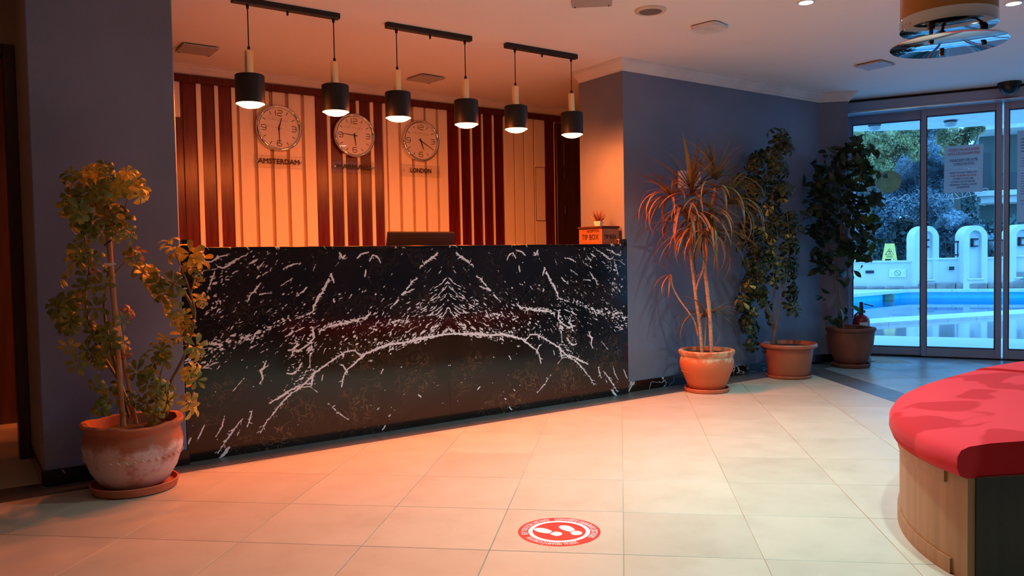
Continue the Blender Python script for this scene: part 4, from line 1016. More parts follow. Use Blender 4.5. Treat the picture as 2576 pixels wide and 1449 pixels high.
bm = B(); box(bm, -.075, .075, -.075, .075, -.010, 0); part('mount', bm, M_BLACK, root)
bm = B(); stroke(bm, [(.022*math.cos(a*pi/14), .022*math.sin(a*pi/14)) for a in range(29)], .003, Matrix.Translation((0, 0, -.0305))); part('logo_ring', bm, M_GREYPLASTIC, root)
for i, (x, y) in enumerate(DOWN[:2]):
    root = thing('recessed_spot', ['recessed white ceiling spot left of the hanging cylinder lamp', 'recessed white ceiling spot right of the hanging cylinder lamp'][i], 'ceiling light', (x, y, CEIL), 0, 'recessed ceiling spots')
    bm = B(); lathe(bm, [(.040, -.004), (.044, -.008), (.055, -.006), (.058, 0)], 32); part('ring', bm, M_WHITE, root, True)
    bm = B(); lathe(bm, [(0, -.003), (.0405, -.004)], 32); part('lens', bm, M_SPOT, root)

# hanging cylinder lamp
HC = Vector((3.892, 1.893, 2.09))
root = thing('cylinder_lamp', 'hanging cylinder lamp with amber shade and a round glass plate beneath', 'ceiling lamp', (HC.x, HC.y, CEIL))
M_AMBER = mat('amber_shade', (.34, .15, .008), .4, col2=(.29, .125, .008), scale=1.5)
M_MIRROR = mat('mirror_plate', (.78, .84, .88), .03, 1.0, col2=(.76, .82, .86), scale=2)
z0 = HC.z-CEIL
bm = B(); lathe(bm, [(.203, z0+.130), (.205, z0+.130), (.205, 0), (.203, 0)], 64); part('shade', bm, M_AMBER, root, True)
bm = B(); lathe(bm, [(0, z0+.078), (.202, z0+.078), (.207, z0+.082), (.208, z0+.128), (.206, z0+.134), (.10, z0+.134)], 64); part('chrome_ring', bm, mat('dark_chrome', (.42, .43, .40), .10, 1.0), root, True, angle=50)
bm = B(); lathe(bm, [(0, z0), (.246, z0), (.250, z0+.003), (.250, z0+.007), (0, z0+.008)], 64); part('glass_plate', bm, M_MIRROR, root, True, angle=50)
vr = Vector((CR.x, CR.y, 0)).normalized(); vf = Vector((CW.x, CW.y, 0)).normalized()
for a_ in (-2.55, -.35, 1.25):
    c = vr*(.15*math.cos(a_))+vf*(.15*math.sin(a_))
    bm = B(); lathe(bm, [(0, z0-.014), (.011, z0-.014), (.012, z0+.0), (.009, z0+.012), (.009, z0+.055), (.017, z0+.058), (.017, z0+.078), (0, z0+.079)], 14, Matrix.Translation(c)); part('bolt', bm, mat('dark_bolt', (.05, .05, .055), .3, .8), root, True)

# ================================================================== WALL FITTING, FLOOR STICKER, BENCH
root = thing('wall_controller', 'white wall controller with a dark display behind the bronze palm leaves', 'controller', (5.24, YR, 1.765))
bm = B(); box(bm, -.13, .13, -.035, 0, -.075, .075, .006, None, 2); part('housing', bm, M_WHITE, root, True)
bm = B(); box(bm, -.035, .075, -.037, -.034, .018, .056); part('display', bm, M_BLACK, root)
bm = B(); 
for k in range(3): box(bm, .02+.03*k, .04+.03*k, -.038, -.034, -.03, -.02)
part('buttons', bm, M_GREYPLASTIC, root)

# round floor sticker, drawn in the plane of the floor
SX, SY, SR = 1.995, 2.520, .169
ux = Vector((CR.x, CR.y, 0)).normalized(); uy = Vector((CW.x, CW.y, 0)).normalized()
st = thing('floor_sticker', 'round red floor sticker with white footprints and distance lettering', 'sticker', (SX, SY, 0))
SM = Matrix((ux, uy, Vector((0, 0, 1)))).transposed().to_4x4()
bm = B(); lathe(bm, [(0, .0008), (SR-.002, .0008), (SR, .0006), (SR, 0)], 72); part('disc', bm, M_STICK_R, st)
bm = B(); stroke(bm, [(SR*.698*math.cos(a*pi/48), SR*.698*math.sin(a*pi/48)) for a in range(97)], SR*.107, SM, .0012)
for v in bm.verts: v.co *= 1
part('white_ring', bm, M_STICK_W, st)
def st_pt(x, y):                        # crop reading of the sticker -> floor coordinates about its centre
    p = on_z(1260+x*300/2576, 1260+y*160/1374); d = p-Vector((SX, SY, 0)); return (d.dot(ux), d.dot(uy))
for pts in ([(712, 622), (740, 600), (800, 590), (880, 592), (950, 603), (1030, 625), (1105, 662), (1065, 690), (1025, 708), (920, 700), (820, 680), (750, 655)],
            [(1060, 718), (1110, 690), (1165, 672), (1240, 676), (1300, 690), (1326, 715), (1310, 740), (1260, 758), (1190, 764), (1120, 745)],
            [(1252, 575), (1265, 550), (1310, 537), (1400, 537), (1480, 552), (1550, 585), (1602, 635), (1550, 655), (1490, 670), (1400, 650), (1310, 620)],
            [(1500, 690), (1540, 672), (1620, 652), (1690, 660), (1745, 680), (1757, 702), (1735, 728), (1670, 743), (1590, 745), (1530, 728)]):
    P = [st_pt(*p) for p in pts]; n = len(P)
    bm = B(); S = []
    for i in range(n):                  # rounded outline
        p0, p1, p2, p3 = P[i-1], P[i], P[(i+1) % n], P[(i+2) % n]
        for k in range(4):
            t = k/4; S.append(tuple(.5*((2*p1[d])+(-p0[d]+p2[d])*t+(2*p0[d]-5*p1[d]+4*p2[d]-p3[d])*t*t+(-p0[d]+3*p1[d]-3*p2[d]+p3[d])*t**3) for d in (0, 1)))
    vs = [bm.verts.new(SM @ Vector((q[0], q[1], .0013))) for q in S]; bm.faces.new(vs)
    if bm.faces[:] : 
        bm.normal_update()
        if bm.faces[:][0].normal.z < 0: bmesh.ops.reverse_faces(bm, faces=bm.faces[:])
    part('footprint', bm, M_STICK_W, st)
def arc_text(txt, p_start, p_end, size):
    """letters with their tops outward, clockwise between two readings on the sticker"""
    a0 = math.atan2(*st_pt(*p_start)[::-1]); a1 = math.atan2(*st_pt(*p_end)[::-1])
    while a1 > a0: a1 -= 2*pi
    ws = [text_verts(ch, size)[2]+size*.10 if ch != ' ' else size*.30 for ch in txt]; tot = sum(ws)
    bm = B(); acc = 0; r = SR*.785
    for ch, w_ in zip(txt, ws):
        a = a0+(a1-a0)*(acc+w_/2)/tot; acc += w_
        if ch == ' ': continue
        M = SM @ Matrix.Rotation(a-pi/2, 4, 'Z') @ Matrix.Translation((0, r, .0012))
        kk = abs(a1-a0)*r*1.10/tot
        add_text(bm, ch, size, M @ Matrix.Diagonal((kk, 1, 1, 1)), 'C', bold=size*.02)
    part('lettering', bm, M_STICK_W, st)
arc_text('СОХРАНЯЙТЕ СОЦИАЛЬНУЮ ДИСТАНЦИЮ', (1150, 400), (1925, 800), .034)
arc_text('SOSYAL MESAFEYİ KORUYUN!', (1665, 905), (520, 800), .034)
arc_text('KEEP YOUR SOCIAL DISTANCE!', (470, 750), (1045, 415), .034)

# curved upholstered bench, front right
be = thing('curved_bench', 'curved bench with red suede cushions on honey wood base', 'bench', (3.9, 1.2, 0))
OUT = [(2.735, 1.292), (2.80, 1.415), (2.90, 1.545), (3.03, 1.67), (3.19, 1.782), (3.36, 1.87), (3.55, 1.945), (3.80, 2.01), (4.06, 2.055), (4.36, 2.085), (4.70, 2.10), (5.15, 2.06), (5.55, 1.93), (5.9, 1.70)]
def offset_poly(P, d):
    out = []
    for i, p in enumerate(P):
        a, b = P[max(0, i-1)], P[min(len(P)-1, i+1)]; t = Vector((b[0]-a[0], b[1]-a[1])).normalized(); out.append((p[0]+t.y*d, p[1]-t.x*d))
    return out
def sweep_ring(P, prof, name, mat_, parent, smooth=True, caps=True, angle=50):
    """prof: (inward distance from the outer line, height)"""
    bm = B(); rings = []
    for i, p in enumerate(P):
        a, b = P[max(0, i-1)], P[min(len(P)-1, i+1)]; t = Vector((b[0]-a[0], b[1]-a[1])).normalized(); n = Vector((t.y, -t.x))
        rings.append([bm.verts.new((p[0]+n.x*d-3.9, p[1]+n.y*d-1.2, z)) for d, z in prof])
    m_ = len(prof)
    for A_, B_ in zip(rings, rings[1:]):
        for k in range(m_): bm.faces.new((A_[k], A_[(k+1) % m_], B_[(k+1) % m_], B_[k]))
    if caps: bm.faces.new(rings[0][::-1]); bm.faces.new(rings[-1])
    bmesh.ops.recalc_face_normals(bm, faces=bm.faces)
    return part(name, bm, mat_, parent, smooth, angle=angle)
def dense(P, n=5): return curve_pts(P, n)
OD = dense(OUT)
WID = .62
prof_c = [(.03, .355), (.006, .365), (-.006, .395), (-.004, .43), (.010, .452), (.040, .463), (.12, .470), (.31, .472), (.50, .470), (WID-.04, .463), (WID-.010, .452), (WID+.004, .43), (WID+.006, .395), (WID-.006, .365), (WID-.03, .355)]
i1 = next(i for i, p in enumerate(OD) if p[0] > 4.62)
sweep_ring(OD[:i1], prof_c, 'seat_cushion', M_SUEDE, be)
sweep_ring(OD[i1:], [(a, z+.005 if z > .4 else z) for a, z in prof_c], 'seat_cushion', M_SUEDE, be)
ob_ = offset_poly(OD, .035)
sweep_ring(ob_, [(0, .0), (0, .357), (WID-.07, .357), (WID-.07, 0)], 'base', M_BENCHWOOD, be, angle=30)
# apron strip under the cushion and plinth strip along the foot
o_ = offset_poly(OD, .027); sweep_ring(o_[4:], [(0, .315), (0, .356), (.009, .356), (.009, .315)], 'apron_strip', M_BENCHWOOD, be, angle=30)
sweep_ring(o_[3:], [(0, .0), (0, .055), (.009, .055), (.009, .0)], 'plinth_strip', M_BENCHWOOD, be, angle=30)
# dark veneered end panel
p0, p1 = Vector((*ob_[0], 0)), Vector((*ob_[1], 0)); t = (p1-p0).normalized(); n = Vector((t.y, -t.x, 0))
bm = B(); prism(bm, [((p0+n*.028).x-3.9, (p0+n*.028).y-1.2), ((p0-t*.006+n*.028).x-3.9, (p0-t*.006+n*.028).y-1.2), ((p0-t*.006+n*(WID-.07)).x-3.9, (p0-t*.006+n*(WID-.07)).y-1.2), ((p0+n*(WID-.07)).x-3.9, (p0+n*(WID-.07)).y-1.2)], 0.001, .356)
bmesh.ops.recalc_face_normals(bm, faces=bm.faces); part('end_panel', bm, M_BENCHDARK, be)
# piping seam along the end edge of the cushion

# ================================================================== PLANTS
def blade(bm, base, d, up, l, w, prof, droop=.3, fold=.25, n=4, curl=0):
    """one leaf blade: base point, direction, face normal, outline widths, bending away from the normal, folded along its rib"""
    d = d.normalized(); s = d.cross(up)
    if s.length < 1e-4: s = d.orthogonal()
    s.normalize(); up = s.cross(d).normalized()
    L, C, R = [], [], []; p = Vector(base); ang = 0
    for k in range(n+1):
        t = k/n; wv = w*prof(t)/2
        dd = (d*math.cos(ang)-up*math.sin(ang)); uu = (up*math.cos(ang)+d*math.sin(ang))
        C.append(bm.verts.new(p))
        if wv > 1e-5:
            L.append(bm.verts.new(p+s*wv+uu*wv*fold)); R.append(bm.verts.new(p-s*wv+uu*wv*fold))
        else: L.append(C[-1]); R.append(C[-1])
        p = p+dd*(l/n); ang += droop/n
    for k in range(n):
        for A_, B_ in ((L, C), (C, R)):
            q = [A_[k], B_[k], B_[k+1], A_[k+1]]; u = []
            for v in q:
                if v not in u: u.append(v)
            if len(u) >= 3: bm.faces.new(u)
def obovate(t): return max(.10, math.sin(pi*min(1, t**1.3*.90+.03))**.9) if t < .999 else .0
def lance(t): return max(0.0, math.sin(pi*(t*.93+.05))) if t < .999 else 0
def strap(t): return (.55+.45*min(1, t*5))*(1-t**2.2) if t < .999 else 0
def palmate_mesh(name, mt, nleaf, l, w, pet, droop, seed, upw=.1, mt2=None):
    r = random.Random(seed); bm = B()
    tube(bm, [(0, 0, 0), (0, r.uniform(-.004, .004), pet*.5), (0, 0, pet)], [.0022, .0018, .0016], 5)
    for k in range(nleaf):
        a = 2*pi*(k+.5)/nleaf+r.uniform(-.12, .12); el = r.uniform(-.1, .35)+upw
        d = Vector((math.cos(a)*math.cos(el), math.sin(a)*math.cos(el), math.sin(el)))
        ll = l*r.uniform(.8, 1.08); nf = len(bm.faces)
        blade(bm, Vector((0, 0, pet))+d*.012, d, Vector((0, 0, 1)), ll, w*r.uniform(.88, 1.1), obovate, droop*r.uniform(.6, 1.4), .22, 5)
        if mt2 is not None and r.random() < .38:
            bm.faces.ensure_lookup_table()
            for f in bm.faces[nf:]: f.material_index = 1
    me = mesh_of(name, bm, [mt] if mt2 is None else [mt, mt2], True, 60); return me
def nearest_on(stems, p):
    best = None
    for st_ in stems:
        for a, b in zip(st_, st_[1:]):
            ab = b-a; t = max(0, min(1, (p-a).dot(ab)/max(1e-9, ab.length_squared))); q = a+ab*t
            if best is None or (q-p).length < best[0]: best = ((q-p).length, q)
    return best[1]
def clear_of_walls(me, M):
    lim = (YP-.012) if M.translation.x < 2 else (YR-.012)
    vs = me.vertices
    for i in range(0, len(vs), max(1, len(vs)//40)):
        p = M @ vs[i].co
        if p.y > lim and (p.x < 1.06 or p.x > 4.45): return False
        if 7.16 <= p.x < 7.36 and (p.x-7.16)*-.725+(p.y-4.745)*-.688 < .012: return False
        if p.x > 7.3 and p.dot(DN) > 9.2: return False
    return True
def place_leaf(name, me, parent, root_loc, base, direction, scale=1.0, roll=None):
    base = Vector(base); d = Vector(direction)
    for k in range(14):
        q = d.to_track_quat('Z', 'Y') @ Quaternion((0, 0, 1), rng.uniform(0, 2*pi) if roll is None else roll)
        M = Matrix.Translation(base) @ q.to_matrix().to_4x4() @ Matrix.Scale(scale, 4)
        if clear_of_walls(me, M): break
        base = base+Vector((-.005, -.022, 0)); d = (d+Vector((0, -.25, 0))).normalized()
    o = bpy.data.objects.new(name, me); COL.objects.link(o); o.parent = parent
    o.rotation_mode = 'QUATERNION'; o.rotation_quaternion = q; o.location = base-root_loc; o.scale = (scale,)*3
    return o
class Plane:
    """upright plane through a plant's pot, square to the line of sight, to read stem courses off the photograph"""
    def __init__(s, c): s.c = Vector((c[0], c[1], 0)); s.n = Vector((c[0], c[1], 0)).normalized(); s.r = Vector((s.n.y, -s.n.x, 0))
    def at(s, x, y, d=0): return on_plane(x, y, s.c+s.n*d, s.n)
def stem_part(bm, pts, r0, r1, seg=6):
    n = len(pts); tube(bm, pts, [r0+(r1-r0)*k/(n-1) for k in range(n)], seg)
def smooth3(P, n=4):
    out = []
    for i in range(len(P)-1):
        p0, p1, p2, p3 = P[max(0, i-1)], P[i], P[i+1], P[min(len(P)-1, i+2)]
        for k in range(n):
            t = k/n; out.append(.5*((2*p1)+(-p0+p2)*t+(2*p0-5*p1+4*p2-p3)*t*t+(-p0+3*p1-3*p2+p3)*t**3))
    return out+[P[-1]]
def keep_front(p, rmin=.02):             # leaves stay in the lobby, clear of the slate walls
    lim = YP-.03 if p.x < 2 else YR-.04
    if p.y > lim: p.y = lim-rng.uniform(0, .05)
    if p.x > 6.9:
        e = (p.x-7.16)*-.725+(p.y-4.745)*-.688      # distance in front of the splayed wall end
        if p.x < 7.36 and e < .04: p += Vector((-.725, -.688, 0))*(.05-e)
    return p

# ---- left: umbrella tree in the weathered pot
C1 = Vector((.715, 4.335, 0)); P1 = Plane(C1)
pl1 = thing('umbrella_plant', 'staked umbrella plant in a large weathered terracotta pot before the slate pier', 'plant', C1)
def chalky_pot():
    mt, nt, bs = nmat('weathered_terracotta'); bs.inputs['Roughness'].default_value = .85
    tc = N(nt, 'ShaderNodeTexCoord'); n1 = N(nt, 'ShaderNodeTexNoise'); n1.inputs['Scale'].default_value = 9; n1.inputs['Detail'].default_value = 8; n1.inputs['Roughness'].default_value = .7
    nt.links.new(tc.outputs['Object'], n1.inputs['Vector'])
    sx = N(nt, 'ShaderNodeSeparateXYZ'); nt.links.new(tc.outputs['Object'], sx.inputs[0])
    mz = N(nt, 'ShaderNodeMapRange'); mz.inputs['From Min'].default_value = .29; mz.inputs['From Max'].default_value = .22; mz.inputs['To Min'].default_value = -.30; mz.inputs['To Max'].default_value = .10
    nt.links.new(sx.outputs['Z'], mz.inputs['Value'])
    ad = N(nt, 'ShaderNodeMath'); ad.operation = 'ADD'; nt.links.new(n1.outputs['Fac'], ad.inputs[0]); nt.links.new(mz.outputs[0], ad.inputs[1])
    rp = N(nt, 'ShaderNodeValToRGB'); e = rp.color_ramp.elements; e[0].position = .40; e[0].color = (.34, .115, .055, 1); e[1].position = .62; e[1].color = (.56, .42, .38, 1)
    x = e.new(.50); x.color = (.40, .22, .16, 1)
    nt.links.new(ad.outputs[0], rp.inputs['Fac']); nt.links.new(rp.outputs[0], bs.inputs['Base Color'])
    bp = N(nt, 'ShaderNodeBump'); bp.inputs['Strength'].default_value = .5; bp.inputs['Distance'].default_value = .01; nt.links.new(n1.outputs['Fac'], bp.inputs['Height']); nt.links.new(bp.outputs[0], bs.inputs['Normal'])
    return mt
M_POT1 = chalky_pot()
def wob1(r, z, a):
    if z > .26: return r*(1+.02*math.sin(3*a+.4)), z+.004*math.sin(2*a+1)+.004*math.sin(5*a)+.002*math.sin(11*a)
    return r, z
def garland(bm, r, z, n, mz, size=.016, lean=.7):
    """pressed leaf pattern: short slanted ridges in two rows round the belly"""
    for k in range(n):
        a = 2*pi*k/n
        for s in (-1, 1):
            c = Vector((r*math.cos(a), r*math.sin(a), z+s*size*.75)); tg = Vector((-math.sin(a), math.cos(a), 0)); nr = Vector((math.cos(a), math.sin(a), 0))
            d = (tg*math.cos(lean)+Vector((0, 0, 1))*math.sin(lean)*s).normalized(); b_ = d.cross(nr)
            q = [c-d*size*.8-nr*.001, c+b_*size*.26-nr*.0005, c+d*size*.8-nr*.001, c-b_*size*.26-nr*.0005]
            vs = [bm.verts.new(v) for v in q]; t_ = bm.verts.new(c+nr*.0032)
            for i in range(4): bm.faces.new((vs[i], vs[(i+1) % 4], t_))
bm = B(); lathe(bm, [(0, .030), (.135, .030), (.16, .045), (.20, .11), (.226, .19), (.232, .235), (.226, .275), (.219, .297), (.222, .312), (.236, .326), (.238, .340), (.228, .348), (.205, .345), (.197, .315), (.19, .28), (0, .28)], 56, None, wob1)
part('pot', bm, M_POT1, pl1, True)
bm = B(); garland(bm, .2275, .195, 40, 0, .020); part('garland_relief', bm, M_POT1, pl1)
bm = B(); lathe(bm, [(0, 0), (.185, 0), (.196, .006), (.206, .042), (.202, .046), (.196, .044), (.188, .018), (0, .016)], 48); part('saucer', bm, M_TERRA, pl1, True)
bm = B(); lathe(bm, [(0, .305), (.10, .300), (.188, .292)], 24, None, lambda r, z, a: (r, z+.006*math.sin(a*7+r*40))); part('soil', bm, M_SOIL, pl1, True)
def cane(pts, r, root, c):
    bm = B(); P = [Vector(p)-c for p in pts]; n = 14; Q = []
    for k in range(n+1):
        t = k/n*(len(P)-1); i = min(len(P)-2, int(t)); Q.append(P[i].lerp(P[i+1], t-i))
    tube(bm, Q, [r*(1.12 if k % 3 == 0 else .97) for k in range(n+1)], 10); part('bamboo_cane', bm, M_BAMBOO, root, True)
cane([P1.at(310, 1072, -.06), P1.at(290, 800, -.05), P1.at(267, 520, -.04)], .0135, pl1, C1)
cane([P1.at(343, 1066, -.02), P1.at(316, 930, -.03), P1.at(285, 740, -.035)], .010, pl1, C1)
stems1 = [smooth3([P1.at(*p) for p in q]) for q in (
    [(325, 1050, .0), (285, 900, .0), (262, 780, .01), (272, 690, .0), (285, 590, .0), (262, 500, .0), (245, 440, .0)],
    [(335, 1045, .02), (300, 960, .05), (240, 860, .05), (215, 760, .04), (225, 660, .03), (205, 560, .02), (200, 470, .02)],
    [(290, 590, .0), (310, 540, -.03), (325, 490, -.03)],
    [(395, 1040, .0), (430, 960, -.02), (465, 890, -.03), (490, 800, -.04), (480, 740, -.04), (455, 670, -.04), (440, 635, -.04)],
    [(488, 790, -.04), (470, 745, -.03), (430, 710, -.02), (385, 690, -.02)], [(480, 740, -.04), (490, 690, -.04), (492, 650, -.05)],
    [(285, 690, .0), (330, 650, -.03), (365, 690, -.02)], [(390, 1040, .0), (400, 960, -.06), (420, 890, -.05)], [(262, 780, .0), (200, 780, .0), (170, 830, .0)])]
bm = B()
for s_ in stems1: stem_part(bm, [p-C1 for p in s_], .0085 if len(s_) > 12 else .004, .0028)
part('stem', bm, M_STEM, pl1, True)
bm = B(); tube(bm, [(p-C1) for p in [P1.at(262, 664, -.075), P1.at(290, 664, -.085), P1.at(272, 668, -.06)]], .005, 6); part('white_tie', bm, M_WHITE, pl1)
bm = B(); tube(bm, [(p-C1) for p in [P1.at(262, 618, -.075), P1.at(285, 600, -.085), P1.at(272, 612, -.05)]], .004, 6); part('black_tie', bm, M_BLACK, pl1)
PAL = {k: [palmate_mesh('leaf', mt, n, .088, .036, .06, dr, 11+i) for i, (n, dr) in enumerate(((6, 1.5), (7, 2.1), (6, .9), (7, 2.6)))] for k, mt in (('g', M_SCHEFF), ('y', M_SCHEFF_Y), ('p', M_SCHEFF_P))}
rng.seed(21)
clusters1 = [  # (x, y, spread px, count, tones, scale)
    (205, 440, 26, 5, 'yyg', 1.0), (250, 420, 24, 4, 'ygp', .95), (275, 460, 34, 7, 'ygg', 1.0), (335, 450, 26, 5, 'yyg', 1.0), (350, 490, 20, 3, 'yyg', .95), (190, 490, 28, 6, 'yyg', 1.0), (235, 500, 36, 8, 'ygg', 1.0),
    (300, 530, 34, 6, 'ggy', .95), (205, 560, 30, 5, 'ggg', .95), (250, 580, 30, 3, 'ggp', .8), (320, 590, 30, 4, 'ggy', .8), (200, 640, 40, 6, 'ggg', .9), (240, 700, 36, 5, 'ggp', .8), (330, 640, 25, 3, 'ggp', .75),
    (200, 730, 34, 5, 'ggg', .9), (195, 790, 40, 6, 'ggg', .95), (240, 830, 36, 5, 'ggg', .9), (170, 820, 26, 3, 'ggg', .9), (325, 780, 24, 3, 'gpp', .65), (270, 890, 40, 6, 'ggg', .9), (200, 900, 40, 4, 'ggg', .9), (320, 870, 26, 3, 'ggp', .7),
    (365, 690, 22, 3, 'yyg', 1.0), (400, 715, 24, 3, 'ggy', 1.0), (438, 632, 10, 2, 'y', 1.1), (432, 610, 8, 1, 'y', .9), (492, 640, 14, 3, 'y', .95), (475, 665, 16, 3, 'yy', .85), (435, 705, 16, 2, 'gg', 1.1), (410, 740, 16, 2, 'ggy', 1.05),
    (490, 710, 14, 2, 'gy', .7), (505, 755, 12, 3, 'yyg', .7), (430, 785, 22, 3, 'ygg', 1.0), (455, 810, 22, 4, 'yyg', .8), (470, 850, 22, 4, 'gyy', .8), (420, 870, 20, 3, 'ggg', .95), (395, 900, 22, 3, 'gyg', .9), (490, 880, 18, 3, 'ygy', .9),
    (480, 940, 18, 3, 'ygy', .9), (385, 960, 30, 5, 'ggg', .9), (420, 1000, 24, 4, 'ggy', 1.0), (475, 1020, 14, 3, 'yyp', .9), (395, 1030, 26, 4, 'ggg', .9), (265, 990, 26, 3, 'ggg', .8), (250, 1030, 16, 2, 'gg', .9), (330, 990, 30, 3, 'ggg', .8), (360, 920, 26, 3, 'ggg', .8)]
for (x, y, sp_, n_, tones, sc) in clusters1:
    for k in range(n_):
        dpt = rng.gauss(0, .075); p = P1.at(x+rng.gauss(0, sp_*.55), y+rng.gauss(0, sp_*.5), dpt-.03); p = keep_front(p)
        q = nearest_on(stems1, p); d = p-q
        if d.length < .02: d = Vector((rng.uniform(-1, 1), rng.uniform(-1, .2), .3))
        d = (d.normalized()+Vector((rng.uniform(-.35, .35), rng.uniform(-.6, .1), rng.uniform(.1, .6)))).normalized()
        if rng.random() < .35: d = (d+P1.n*-.9).normalized()
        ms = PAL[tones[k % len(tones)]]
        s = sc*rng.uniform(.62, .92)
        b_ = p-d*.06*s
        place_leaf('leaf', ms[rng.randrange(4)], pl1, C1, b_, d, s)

# ---- bronze dragon tree
C2 = Vector((5.03, 4.37, 0)); P2 = Plane(C2)
pl2 = thing('dragon_tree', 'bronze leaved dragon tree in a round terracotta pot by the counter', 'plant', C2)
def worn_pot():
    mt, nt, bs = nmat('worn_orange_terracotta'); bs.inputs['Roughness'].default_value = .7
    tc = N(nt, 'ShaderNodeTexCoord'); n1 = N(nt, 'ShaderNodeTexNoise'); n1.inputs['Scale'].default_value = 13; n1.inputs['Detail'].default_value = 8; n1.inputs['Roughness'].default_value = .72
    nt.links.new(tc.outputs['Object'], n1.inputs['Vector'])
    sx = N(nt, 'ShaderNodeSeparateXYZ'); nt.links.new(tc.outputs['Object'], sx.inputs[0])
    mz = N(nt, 'ShaderNodeMapRange'); mz.inputs['From Min'].default_value = .20; mz.inputs['From Max'].default_value = .27; mz.inputs['To Min'].default_value = -.15; mz.inputs['To Max'].default_value = .07
    nt.links.new(sx.outputs['Z'], mz.inputs['Value'])
    ad = N(nt, 'ShaderNodeMath'); ad.operation = 'ADD'; nt.links.new(n1.outputs['Fac'], ad.inputs[0]); nt.links.new(mz.outputs[0], ad.inputs[1])
    rp = N(nt, 'ShaderNodeValToRGB'); e = rp.color_ramp.elements; e[0].position = .52; e[0].color = (.52, .15, .055, 1); e[1].position = .66; e[1].color = (.58, .42, .26, 1)
    nt.links.new(ad.outputs[0], rp.inputs['Fac']); nt.links.new(rp.outputs[0], bs.inputs['Base Color'])
    return mt
M_POT2 = worn_pot()
bm = B(); lathe(bm, [(0, .028), (.135, .028), (.150, .04), (.168, .085), (.195, .15), (.214, .20), (.219, .245), (.212, .275), (.208, .290), (.216, .300), (.226, .318), (.226, .334), (.218, .342), (.196, .340), (.192, .31), (0, .30)], 56); part('pot', bm, M_POT2, pl2, True)
bm = B(); garland(bm, .203, .178, 44, 0, .013); part('garland_relief', bm, M_POT2, pl2)
bm = B(); lathe(bm, [(0, 0), (.170, 0), (.178, .006), (.182, .028), (.178, .034), (.172, .032), (.166, .014), (0, .012)], 48); part('saucer', bm, M_TERRA, pl2, True)
bm = B(); lathe(bm, [(0, .318), (.10, .314), (.195, .310)], 24); part('soil', bm, M_SOIL, pl2, True)
heads = []
def trunk(pts, r0, r1):
    P = smooth3([P2.at(*p) for p in pts], 6); bm = B(); n = len(P)
    tube(bm, [p-C2 for p in P], [(r0+(r1-r0)*k/(n-1))*(1.06 if k % 2 else .95) for k in range(n)], 10); part('trunk', bm, M_CANE, pl2, True); return P[-1]
trunk([(1766, 885, 0), (1760, 820, 0), (1752, 760, 0), (1745, 700, 0), (1738, 640, .0), (1735, 560, .02), (1738, 500, .02)], .0150, .012)
trunk([(1790, 885, -.02), (1786, 800, -.02), (1778, 720, -.03), (1773, 670, -.03), (1780, 580, -.02), (1795, 500, -.02), (1800, 470, -.02)], .0170, .013)
trunk([(1756, 845, .0), (1748, 812, -.01), (1732, 785, -.03), (1708, 752, -.04), (1692, 720, -.05), (1688, 690, -.05)], .007, .006)
trunk([(1748, 750, .0), (1756, 710, -.02), (1768, 680, -.05), (1770, 640, -.06), (1764, 600, -.07)], .007, .006)
trunk([(1772, 875, .01), (1774, 840, .03), (1776, 800, .04)], .008, .007)
trunk([(1735, 560, .02), (1712, 530, -.02), (1690, 505, -.03)], .009, .007)
trunk([(1780, 560, -.02), (1800, 540, .0), (1825, 520, .02)], .009, .007)
STR = {}
for key, mt in (('b', M_DRAC), ('g', M_DRAC_G), ('r', M_DRAC_R)):
    for vi, (droop, l) in enumerate(((.5, .40), (1.2, .44), (1.9, .46), (2.5, .46), (.25, .36))):
        bm = B(); blade(bm, Vector((0, 0, 0)), Vector((0, 0, 1)), Vector((-1, 0, 0)), l*1.12, .030, strap, droop, .35, 9); STR[key, vi] = mesh_of('leaf', bm, mt, True, 70)
rng.seed(4)
def head(x, y, dpt, n, elev, tones, scale=1.0, az_bias=None, vs=(0, 1, 2)):
    c = P2.at(x, y, dpt)
    for k in range(n):
        for attempt in range(24):
            az = rng.uniform(0, 2*pi) if az_bias is None else rng.gauss(az_bias, .9)
            el = rng.gauss(*elev)
            h = P2.r*math.cos(az)+P2.n*math.sin(az)*.75
            if math.sin(az) > .35: h = (h-P2.n*.5*math.sin(az))
            h.z = 0; h.normalize(); d = h*math.cos(el)+Vector((0, 0, 1))*math.sin(el)
            up = (Vector((0, 0, 1))*math.cos(el)-h*math.sin(el))
            xax = -up; zax = d; yax = zax.cross(xax).normalized(); xax = yax.cross(zax)   # blade runs along local z
            me = STR[rng.choice(tones), rng.choice(vs)]; q = Matrix((xax, yax, zax)).transposed().to_quaternion()
            s = scale*rng.uniform(.75, 1.12); M = Matrix.Translation(c+d*.012) @ q.to_matrix().to_4x4() @ Matrix.Scale(s, 4)
            if clear_of_walls(me, M): break
        else: continue
        o = bpy.data.objects.new('leaf', me); COL.objects.link(o); o.parent = pl2
        o.rotation_mode = 'QUATERNION'; o.rotation_quaternion = q
        o.scale = (s*rng.uniform(.75, 1.15), s*rng.uniform(.85, 1.2), s)
        o.location = c+d*.012-C2
head(1738, 478, .0, 20, (1.0, .35), 'bgb', 1.0, None, (0, 1, 4)); head(1738, 495, .0, 20, (.4, .3), 'brb', 1.0, None, (1, 2, 3))
head(1800, 455, -.02, 20, (.95, .35), 'bgg', .95, None, (0, 1, 4)); head(1800, 475, -.02, 20, (.35, .3), 'ggb', .95, None, (1, 2, 3))
head(1690, 495, -.04, 20, (.25, .4), 'rrb', .85, pi, (1, 2, 3)); head(1690, 500, -.04, 6, (.9, .3), 'bb', .85, pi, (0, 1))
head(1828, 515, .02, 16, (.3, .35), 'gbb', .9, 0, (1, 2, 3)); head(1828, 505, .02, 5, (1.0, .3), 'gb', .9, 0, (0, 1))
